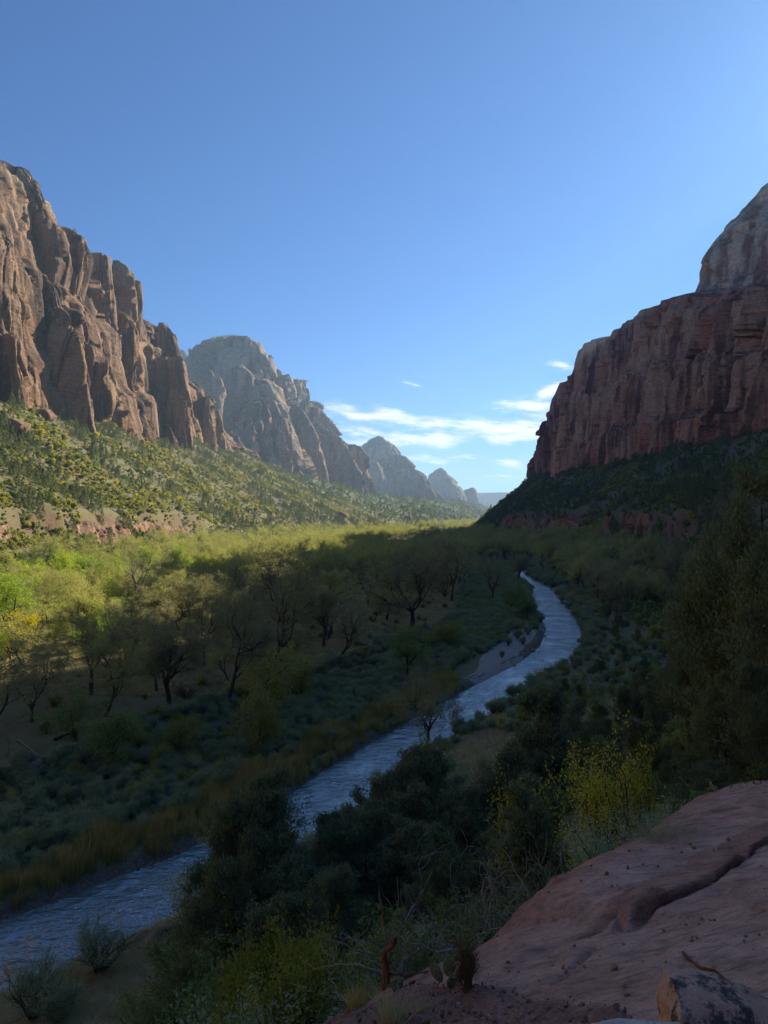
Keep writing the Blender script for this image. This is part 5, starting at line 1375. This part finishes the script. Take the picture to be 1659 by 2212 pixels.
V = np.stack([fx + cd_[1] * lean_, fy - cd_[0] * lean_, z - .25 * lean_], -1)
add("rock_slab", mesh_np("rock_slab", V, grid_faces(len(sx_), len(sy_)), [MAT_SLAB], True, attr={"soil": soil, "edge": edge_}), kind="structure", label="bare sloping slab of pink sandstone at the viewpoint")
zs_grid = z.reshape(SX.shape)
def sz(x, y):
    i = int(np.clip(np.searchsorted(sx_, x) - 1, 0, len(sx_) - 2)); j = int(np.clip(np.searchsorted(sy_, y) - 1, 0, len(sy_) - 2)); return float(zs_grid[i:i + 2, j:j + 2].mean())
def on_slab(X, Y): x, y = slab_hit(X, Y); return x, y, sz(x, y)

# lichen boulder and its grey neighbour
def lichen_material(name, c1, c2, spots, amt):
    m, t, b = new_mat(name)
    n1 = noise(t, coords(t, (5,) * 3, 'obj'), 1, 6, .7); n2 = noise(t, coords(t, (3.2,) * 3, 'obj'), 1, 7, .75); f = noise(t, coords(t, (60,) * 3, 'obj'), 1, 3, .7)
    c = mixc(t, ramp(t, n2, [(amt, g1(0)), (amt + .05, g1(1))]), ramp(t, n1, [(.3, c1), (.7, c2)]), spots)
    c = mixc(t, .5, c, ramp(t, f, [(.3, g1(.7)), (.7, g1(1.25))]), 'MULTIPLY')
    t.links.new(c, b.inputs["Base Color"]); b.inputs["Roughness"].default_value = .9
    bump(t, b, math_n(t, 'ADD', n1, math_n(t, 'MULTIPLY', f, .2)), .05)
    return m
ML = lichen_material("lichen_sandstone", (.50, .28, .19), (.62, .42, .30), (.09, .08, .07), .475)
MG = lichen_material("grey_sandstone", (.48, .43, .36), (.62, .56, .47), (.14, .125, .11), .56)
def world_at(X, Y, D): a, b = ray(X, Y); return a * D, D, 35 + b * D
bx_, by_, bz_ = world_at(1535, 2190, 3.05)
add("boulder", rock_mesh("boulder", ML, 52, (.50, .36, .27), 5, 14, .10), None, "tan boulder blotched with black lichen at the bottom corner", "rock", loc=(bx_, by_, bz_ - .05), rotz=-.35)
bx_, by_, bz_ = world_at(1395, 2240, 2.6)
add("boulder", rock_mesh("boulder", MG, 57, (.27, .2, .12), 5, 12, .10), None, "pale grey rock just showing at the bottom edge beside the lichen boulder", "rock", loc=(bx_, by_, bz_ - .055), rotz=.1)
stones = [(1325, 1985 + 105, 16, "square red stone standing on end on the soil apron"), (1345, 2125, 12, "angular stone beside the standing one"), (1262, 2090, 9, "small dark stone on the soil apron near the crack"), (1185, 2060, 8, "little tan stone on the lower slab"),
          (1285, 2045, 8, "one of two small stones near the slab's middle, lower"), (1296, 2043, 8, "one of two small stones near the slab's middle, upper"), (1345, 2034, 8, "lone dark stone above the pair of small stones"), (1478, 1985, 9, "dark pebble on the open slab"),
          (1530, 1982, 9, "whitish pebble on the open slab"), (1440, 2088, 10, "reddish stone by the driftwood"), (1230, 2150, 14, "flat pinkish stone in the gravel"), (1105, 2150, 12, "rounded stone in the gravel"), (1090, 2195, 14, "broad flat stone at the gravel's lower edge"),
          (990, 2165, 11, "white flake of rock in the gravel"), (1385, 2070, 7, "small stone above the standing one"), (1170, 2200, 12, "low brown stone near the bottom edge"), (1020, 2200, 10, "brown stone near the dry grass"), (1510, 2120, 12, "pink stone behind the lichen boulder")]
for k, (X, Y, w, lb) in enumerate(stones):
    x, y, g = on_slab(X, Y); r = w * K / F * y / 2
    add("stone", rock_mesh("stone", MAT_STONE if k != 13 else MG, 700 + k, (r, r * .8, r * (1.3 if k == 0 else .6)), 3, 8, .04), None, lb, "stone", loc=(x, y, g + r * .35), rotz=k)
# gravel
rgv = np.random.default_rng(4); n = 3400
gx_ = rgv.uniform(-1.5, 4, n * 3); gy_ = rgv.uniform(2.2, 6.2, n * 3); VV_, FF_, c_ = [], [], 0
icoV, icoF = ico(1)
for x, y in zip(gx_, gy_):
    i = int(np.clip(np.searchsorted(sx_, x) - 1, 0, len(sx_) - 2)); j = int(np.clip(np.searchsorted(sy_, y) - 1, 0, len(sy_) - 2))
    sv = soil.reshape(SX.shape)[i, j]
    if out_.reshape(SX.shape)[i, j] > -.02: continue
    if rgv.random() > (sv * .95 + .05): continue
    r = .004 + .009 * rgv.random() ** 2.5 * 1.6
    P = icoV * r * rgv.uniform(.5, 1.2, (1, 3)) * (1 + .25 * rgv.normal(0, 1, (len(icoV), 1))) + [x, y, zs_grid[i, j] + r * .3]
    VV_.append(P); FF_.append(icoF + c_); c_ += len(icoV)
add("gravel", mesh_np("gravel", np.concatenate(VV_), np.concatenate(FF_), [MAT_STONE]), kind="stuff", label="loose reddish gravel on the slab's soil apron")

# the dead snag, hand-laid branches
def w2(x, y): return 648 + .2603 * x, 1944 + .2603 * y
SN = 5.15
def laid(lst, D, r0, mat, name, label, rngs=3, cat="tree", zoff=0):
    pl = Plant(3); rr = np.random.default_rng(rngs)
    for pts, ra, rb in lst:
        P = []; dz = rr.uniform(-.35, .35)
        for k, (x, y) in enumerate(pts):
            X, Y = w2(x, y); d = D + dz * k / max(1, len(pts) - 1); P.append(world_at(X, Y, d))
        P = np.array(P); n = len(P) * 3; t_ = np.linspace(0, len(P) - 1, n)
        Q = np.stack([np.interp(t_, np.arange(len(P)), P[:, c]) for c in range(3)], 1)
        for _ in range(2): Q[1:-1] = (Q[:-2] + 2 * Q[1:-1] + Q[2:]) / 4
        Q[1:-1] += rr.normal(0, .004, Q[1:-1].shape)
        pl.lines.append((Q, np.linspace(ra, rb, n), 6))
        for _ in range(2):
            if ra < .012 and n > 6:
                i = rr.integers(n // 2, n - 1); d = unit(Q[i] - Q[i - 1] + rr.normal(0, .02, 3)); L = rr.uniform(.05, .16)
                pl.lines.append((np.array([Q[i], Q[i] + d * L * .5 + rr.normal(0, .02, 3), Q[i] + d * L + rr.normal(0, .03, 3)]), np.array([.003, .002, .001]), 3))
    return pl
root_ = add("dead_tree", None, None, "dead stripped snag with thin bare branches on the slab's edge", "tree")
trunk = [([(690, 720), (715, 640), (712, 540), (702, 470), (692, 415), (735, 385), (775, 350), (792, 315)], .028, .014), ([(745, 600), (730, 640), (700, 700)], .012, .02), ([(715, 600), (742, 480), (745, 400), (760, 330)], .012, .006)]
br = [([(692, 415), (600, 350), (480, 325), (360, 258), (340, 265)], .007, .002), ([(695, 490), (580, 440), (400, 370), (200, 290), (90, 240), (25, 195)], .007, .002), ([(690, 570), (640, 562), (500, 518), (330, 515), (200, 540), (110, 560)], .006, .002),
      ([(725, 385), (700, 250), (690, 120), (668, 0), (650, -95)], .008, .003), ([(745, 375), (770, 250), (800, 100), (812, -60), (806, -210)], .007, .002), ([(845, 570), (870, 350), (880, 150), (850, 60), (840, -85)], .006, .002), ([(880, 150), (920, 60), (955, 10)], .004, .002),
      ([(850, 495), (930, 420), (1040, 370), (1125, 270)], .004, .0015), ([(870, 350), (935, 240), (945, 300), (975, 345), (1020, 358)], .004, .0015), ([(735, 300), (690, 250), (650, 220), (600, 150)], .004, .0015), ([(690, 600), (640, 560), (575, 480), (560, 400)], .005, .002),
      ([(835, 570), (825, 510), (800, 470)], .004, .002), ([(720, 380), (660, 340), (640, 290), (560, 240)], .004, .0015), ([(600, 440), (560, 400), (500, 350), (380, 290)], .004, .0015), ([(740, 360), (735, 230), (760, 150), (770, 60), (720, -40)], .004, .0015), ([(500, 420), (380, 430), (370, 500), (390, 550)], .003, .0015),
      ([(660, 600), (600, 590), (570, 640)], .003, .0015), ([(800, 260), (850, 210), (880, 190)], .003, .0015), ([(620, 420), (560, 330), (430, 300), (330, 300)], .004, .0015)]
add("trunk", laid(trunk, SN, 1, None, "", "").wood_mesh("trunk", M_REDWOOD), root_)
add("branches", laid(br, SN, 1, None, "", "", 8).wood_mesh("branches", M_DEAD), root_)
add("fallen_log", laid([([(745, 582), (850, 605), (960, 600), (1058, 585)], .010, .014)], 5.2, 1, None, "", "").wood_mesh("fallen_log", M_BARK), None, "thin dark log lying from the snag towards the slab", "log")

# prickly pear
m_, t_, b_ = new_mat("cactus_skin"); nn_ = noise(t_, coords(t_, (60,) * 3, 'obj'), 1, 3); t_.links.new(ramp(t_, nn_, [(.3, (.085, .11, .05)), (.7, (.16, .19, .10))]), b_.inputs["Base Color"]); b_.inputs["Roughness"].default_value = .6; MAT_CACT = m_
m_, t_, b_ = new_mat("cactus_spines"); b_.inputs["Base Color"].default_value = (.55, .48, .36, 1); MAT_SPINE = m_
def pad(parent, x, y, z, w, h, rz, tilt, seed):
    V, Fc = ICO3; P = V * [w, .22 * w, h]; P[:, 0] *= (.86 + .14 * (P[:, 2] / h)); P[:, 2] += h
    P = P * (1 + .03 * fbm(V[:, 0] * 3, V[:, 1] * 3, V[:, 2] * 3, 2, seed))[:, None]
    o = add("pad", mesh_np("pad", P, Fc, [MAT_CACT], True), parent); o.location = (x, y, z); o.rotation_euler = (tilt[0], tilt[1], rz)
    rr = np.random.default_rng(seed); n = 90; k = rr.choice(len(P), n)
    A = P[k]; N = V[k] * [1, 3, 1]; N /= np.linalg.norm(N, axis=1, keepdims=True); N = N + rr.normal(0, .5, N.shape); B = A + N * rr.uniform(.012, .028, (n, 1)); C = A + rr.normal(0, .0016, A.shape)
    Vs = np.stack([A, C, B], 1).reshape(-1, 3); add("spines", mesh_np("spines", Vs, np.arange(3 * n).reshape(-1, 3), [MAT_SPINE]), o)
cx_, cy_, cz_ = on_slab(972, 2128)
ct = add("prickly_pear", None, None, "spiny prickly pear with overlapping pads beside the brown twiggy plant", "cactus", loc=(cx_, cy_, cz_))
for i, (dx, dz, w, h, ti) in enumerate([(-.055, .0, .047, .062, -.45), (-.01, .05, .048, .06, .08), (.045, .02, .036, .06, .25), (0, -.01, .04, .045, 0), (.01, .015, .04, .05, -.3)]):
    pad(ct, dx, -.02 * i + .04, dz, w, h, .3 * i - .5, (.1, ti), 40 + i)
cx_, cy_, cz_ = on_slab(856, 2130)
ct = add("prickly_pear", None, None, "single round prickly pear pad at the foot of the snag", "cactus", loc=(cx_, cy_ - .02, cz_))
pad(ct, 0, 0, 0, .045, .052, .2, (0, .1), 60)
def on_edge(name, proto, X, Y, wpx=None, H_=.3, label="", cat="plant", rotz=0, sinkz=.02, wid=1.0):
    x, y, g = on_slab(X, Y); s = H_ / proto['H']; return place(name, proto, x, y, g - sinkz, (s * wid, s * wid, s), rotz, label, cat)
TWG = bush(560, M_TWIG, 1.0, per=1.2, size=.05, sig=.05, stems=30, spread=(2, 32), wood=M_TWIG, aspect=3, upd=.8)
BUNCH = [dict(parts=[("grass_blades", blades("grass_blades", M_REED if i == 0 else M_GRASS, 220, .10, .42, .006, .20, rgv, .5))], H=.42) for i in range(2)]
on_edge("twiggy_plant", TWG, 1010, 2140, H_=.36, wid=.55, label="upright brown twiggy plant growing against the prickly pear")
on_edge("grass_bunch", BUNCH[1], 850, 2215, H_=.21, label="grey-brown grass bunch at the bottom edge below the snag", wid=1.3)
on_edge("grass_bunch", BUNCH[0], 770, 2172, H_=.19, label="straw-coloured grass bunch left of the snag", wid=1.0)
on_edge("grass_bunch", BUNCH[1], 915, 2180, H_=.09, label="short dead grass between the snag and the prickly pear", wid=1.6)
BROOM = dict(parts=[("stems", blades("stems", M_SAGE, 520, .28, .8, .008, .26, rgv, .35)), ("dead_skirt", blades("dead_skirt", M_TWIG, 260, .3, .35, .01, .6, rgv, .8))], H=.8)
SAGE_SM = bush(561, M_SAGE, .35, per=7, size=.02, sig=.022, stems=14, spread=(5, 65))
def edge_plant(name, proto, X, Ybase, Ytop, label, cat="bush", wid=1.0, D=None):
    x, y = slab_hit(X, Ybase); D = D or y; a, b = ray(X, Ybase); x = a * D; g = 35 + b * D; a2, b2 = ray(X, Ytop); s = (b2 - b) * D / proto['H']
    return place(name, proto, x, D, g, (s * wid, s * wid, s), .3, label, cat)
edge_plant("broom_shrub", BROOM, 1432, 1850, 1758, "grey-green broom-like shrub with dead skirt hanging over the slab's edge", wid=1.1)
edge_plant("sage_plant", SAGE_SM, 1412, 1895, 1858, "small grey sage rooted in the slab below the broom-like shrub", wid=1.4)
M_YEL = foliage_mat("yellow_leaves", (.34, .34, .06), (.62, .57, .10), .4); M_YGR = foliage_mat("yellow_green_leaves", (.17, .20, .045), (.38, .38, .08), .4)
M_GRN = foliage_mat("fresh_green_leaves", (.07, .10, .04), (.12, .16, .06), .4)
YTW = bush(570, M_YEL, .6, per=4, size=.05, sig=.03, stems=5, spread=(30, 80), wood=M_DEAD, aspect=1.9)
GTW = bush(571, M_GRN, .6, per=6, size=.05, sig=.04, stems=9, spread=(5, 60), aspect=1.4)
edge_plant("leafy_twig", YTW, 1572, 1738, 1700, "low spray of yellow lance-shaped leaves on the top edge of the slab", wid=1.5)
edge_plant("leafy_shrub", GTW, 1655, 1722, 1640, "fresh green leafy shrub at the frame's side above the slab", wid=1.0)
edge_plant("dead_bush", bush(572, None, .6, leaves=False, wood=M_DEAD, stems=16, spread=(10, 80)), 1610, 1745, 1690, "tangle of grey twigs between the yellow spray and the green shrub", wid=1.3)
# driftwood on slab
dw = []
def slab_line(pix, r0, r1, label, mat):
    P = [np.array(on_slab(*p)) + [0, 0, r0] for p in pix]; add("driftwood", tube(P, np.linspace(r0, r1, len(P)), 6).wood_mesh("driftwood", mat), None, label, "wood")
slab_line([(1472, 2062), (1488, 2078), (1510, 2088), (1540, 2093), (1565, 2110), (1580, 2128)], .009, .004, "twisted reddish root lying above the lichen boulder", M_REDWOOD)
slab_line([(1330, 1954), (1350, 1960), (1372, 1957)], .006, .004, "thin grey stick on the slab above the crack", M_DEAD)

# shrubs just below the rock edge
YSH = bush(580, M_YEL, 3.6, per=20, size=.055, sig=.10, stems=9, spread=(3, 30), aspect=1.5)
YSH2 = bush(581, M_YEL, 2.4, per=13, size=.05, sig=.09, stems=5, spread=(3, 25), aspect=1.5)
YGB = [bush(582 + i, M_YGR, 2.0, per=22, size=.06, sig=.11, stems=14, spread=(3, 50), aspect=1.5) for i in range(2)]
CURL = Plant(590)
for i in range(13):
    a = R(CURL.rng.uniform(5, 65)); z_ = CURL.rng.uniform(0, 6.28)
    CURL.branch(np.array([CURL.rng.normal(0, .08), CURL.rng.normal(0, .08), -.1]), np.array([math.sin(a) * math.cos(z_), math.sin(a) * math.sin(z_), math.cos(a)]), 1.5, .03, 0,
      [dict(w=.28, up=.05, n=8, taper=.4, sides=5), dict(k=(5, 7), ang=(30, 80), len=(.35, .6), w=.34, up=.05, n=7, taper=.3, rr=.5, sides=4, t0=.2), dict(k=(3, 5), ang=(30, 80), len=(.35, .6), w=.35, up=.0, n=5, taper=.3, rr=.5, sides=3, t0=.2)])
CURLP = dict(parts=[("branches", CURL.wood_mesh("branches", M_DEAD, .004))], H=max(p[2] for p, _, _ in CURL.tips))
tall("yellow_shrub", YSH, 1310, 1560, 15.5, "yellow-leaved shrub bright against the dark pines", "bush", wid=.75)
tall("yellow_shrub", YSH, 1385, 1570, 16.0, "thin yellow sprays rising beside the bright yellow shrub", "bush", wid=.35, rotz=2.0)
tall("yellow_shrub", YSH2, 1145, 1645, 20, "small yellow sapling in front of a juniper", "bush", wid=.7)
tall("yellow_shrub", YSH2, 1280, 1790, 14, "yellow-green shrub below the bright yellow one at the slab's edge", "bush", wid=.9)
tall("yellow_green_bush", YGB[0], 602, 1985, 17, "yellow-green bush, the taller left one of a pair by the snag", "bush", wid=.62)
tall("yellow_green_bush", YGB[1], 700, 1998, 15, "yellow-green bush directly behind the snag's branches", "bush", wid=.7)
tall("yellow_green_bush", YGB[0], 640, 2090, 14, "lower yellow-green bush under the pair", "bush", wid=1.0, rotz=2.2)
tall("dead_bush", CURLP, 1150, 1780, 13.5, "large grey bush of curling dead branches above the slab", "bush", wid=1.0)
tall("dead_bush", CURLP, 1235, 1790, 13.0, "second dead bush, thinner, beside the slab edge", "bush", wid=.8, rotz=2.5)
tall("dead_bush", CURLP, 990, 1985, 10.5, "dead twigs poking up behind the lower slab edge", "bush", wid=1.2, rotz=4.0)
NDK = [bush(610, M_DENSE, 2.2, per=19, size=.065, sig=.10, stems=14), bush(611, M_JUN, 2.2, per=19, size=.065, sig=.09, stems=14), bush(612, M_WILL, 2.2, per=17, size=.06, sig=.10, stems=14)]
for k, (X, Yt, D, lb) in enumerate([(520, 2110, 17, "blue-grey bush at the bottom left of the yellow-green bushes"), (450, 2150, 18, "dark bush at the bottom beside the grass slope"), (640, 2160, 10, "dark blue-green bush filling the bottom below the snag"), (780, 2060, 14, "dark bush behind the snag's trunk"), (900, 2020, 13, "dark bush just below the lower slab edge"),
      (960, 1990, 15, "small-leaved dark bush among the dead twigs"), (1060, 1930, 15, "dull green bush at the foot of the curling dead bush"), (1200, 1900, 14, "shadowed bush tucked against the slab"), (1360, 1790, 12, "dark bush below the broom-like shrub"), (560, 2060, 20, "leafy dark bush above the bottom grass slope"), (1500, 1700, 12, "dark leafy bush behind the upper rock bulge"), (1420, 1720, 14, "shadowed bush behind the broom-like shrub"),
      (820, 2010, 17, "dark undergrowth bush behind the snag"), (1100, 1960, 12, "dim bush against the slab edge under the dead branches")]):
    tall("dark_bush", NDK[k % 3], X, Yt, D, lb, "bush", wid=1.1)

name_by_landmarks()
# ---------------------------------------------------------------- clouds: a thin sheet of cirrus high above the canyon mouth
def cloud_sheet():
    m = bpy.data.materials.new("cirrus"); m.use_nodes = True
    t = m.node_tree; t.nodes.clear()
    out = nd(t, "ShaderNodeOutputMaterial")
    tr = nd(t, "ShaderNodeBsdfTransparent"); df = nd(t, "ShaderNodeBsdfTranslucent"); df.inputs[0].default_value = (1, 1, 1, 1)
    d2 = nd(t, "ShaderNodeBsdfDiffuse"); d2.inputs[0].default_value = (1, 1, 1, 1)
    ad = nd(t, "ShaderNodeAddShader"); t.links.new(df.outputs[0], ad.inputs[0]); t.links.new(d2.outputs[0], ad.inputs[1])
    mx = nd(t, "ShaderNodeMixShader")
    at = nd(t, "ShaderNodeAttribute", attribute_name="dens")
    a2 = nd(t, "ShaderNodeAttribute", attribute_name="uvx"); a3 = nd(t, "ShaderNodeAttribute", attribute_name="uvy")
    cb = nd(t, "ShaderNodeCombineXYZ"); t.links.new(a2.outputs["Fac"], cb.inputs[0]); t.links.new(a3.outputs["Fac"], cb.inputs[1])
    n1 = noise(t, cb.outputs[0], 2.4, 8, .60)
    f = math_n(t, 'ADD', math_n(t, 'MULTIPLY', at.outputs["Fac"], 1.25), math_n(t, 'MULTIPLY', math_n(t, 'SUBTRACT', n1, .5), 2.0))
    mr = nd(t, "ShaderNodeMapRange", interpolation_type='SMOOTHSTEP'); t.links.new(f, mr.inputs[0]); mr.inputs[1].default_value = .12; mr.inputs[2].default_value = 1.55; mr.inputs[4].default_value = .88
    fac = math_n(t, 'MULTIPLY', mr.outputs[0], math_n(t, 'GREATER_THAN', at.outputs["Fac"], .01))
    t.links.new(fac, mx.inputs[0]); t.links.new(tr.outputs[0], mx.inputs[1]); t.links.new(ad.outputs[0], mx.inputs[2])
    t.links.new(mx.outputs[0], out.inputs[0])
    return m
ALT = 5000.0
# wisps: (photo x, photo y, half length, half height, tilt, strength)
wisps = [(830, 900, 135, 17, .10, 1.0), (940, 915, 90, 14, .12, .9), (1080, 925, 130, 18, .02, 1.15), (1110, 945, 90, 14, .06, 1.1), (1180, 935, 90, 26, .02, 1.1),
         (920, 950, 95, 20, .03, 1.1), (830, 955, 90, 18, -.05, .8), (1150, 878, 70, 18, .05, 1.1), (1190, 850, 50, 20, -.5, 1.0), (1215, 790, 40, 10, .3, .6),
         (895, 835, 28, 6, .5, .6), (740, 880, 60, 10, .1, .7), (1100, 1000, 40, 10, .1, .8), (1085, 1023, 40, 4, 0, .7), (930, 995, 70, 12, .05, .65), (780, 930, 60, 18, .1, .7), (1000, 985, 60, 9, 0, .4),
         (1330, 900, 200, 30, 0, 1.0), (300, 900, 250, 20, 0, .9)]
us = np.arange(500, 1500, 4.0); vs_ = np.arange(740, 1050, 2.2)
UU, VV = np.meshgrid(us, vs_, indexing='ij')
a_ = (UU * K - 384) / F; b_ = (518 - VV * K) / F
Yc = (ALT - 35) / b_; Xc = a_ * Yc
dens = np.zeros(UU.shape)
for cx_, cy_, hl_, hh_, tilt, st_ in wisps:
    dx = (UU - cx_); dy = (VV - cy_) - tilt * dx
    dy = dy + 7 * vnoise(UU / 60, VV / 30, 0 * UU, 4)
    dens = np.maximum(dens, st_ * np.exp(-(dx / hl_) ** 2 * 1.1 - (dy / hh_) ** 2 * 1.1))
dens[dens < .04] = 0
P_ = np.stack([Xc, Yc, np.full(Xc.shape, ALT)], -1).reshape(-1, 3)
Fg = grid_faces(len(us), len(vs_))
keep = (dens.ravel()[Fg].max(1) > 0)
me = mesh_np("clouds", P_, Fg[keep], [cloud_sheet()], False, attr={"dens": dens.ravel(), "uvx": (Xc / Yc * 12).ravel(), "uvy": (b_ * 55 + a_ * 5).ravel()})
oc = add("clouds", me, kind="stuff", label="thin white cirrus streaks low over the canyon mouth")

# ---------------------------------------------------------------- haze
def haze():
    x0, x1, y0, y1, zlo, zhi = -9300, 9300, -800, 12300, -3, 760
    V = [(x, y, z) for x in (x0, x1) for y in (y0, y1) for z in (zlo, zhi)]
    Fc = [(0, 1, 3, 2), (4, 6, 7, 5), (0, 4, 5, 1), (2, 3, 7, 6), (0, 2, 6, 4), (1, 5, 7, 3)]
    m = bpy.data.materials.new("air"); m.use_nodes = True; t = m.node_tree; t.nodes.clear()
    out = nd(t, "ShaderNodeOutputMaterial"); pv = nd(t, "ShaderNodeVolumePrincipled")
    pv.inputs["Color"].default_value = (.52, .75, 1.0, 1); pv.inputs["Density"].default_value = HAZE_DENSITY; pv.inputs["Anisotropy"].default_value = .35
    t.links.new(pv.outputs[0], out.inputs["Volume"])
    me = bpy.data.meshes.new("haze"); me.from_pydata(V, [], Fc); me.materials.append(m)
    add("haze", me, kind="stuff", label="pale blue haze filling the canyon")
HAZE_DENSITY = 9e-5
haze()
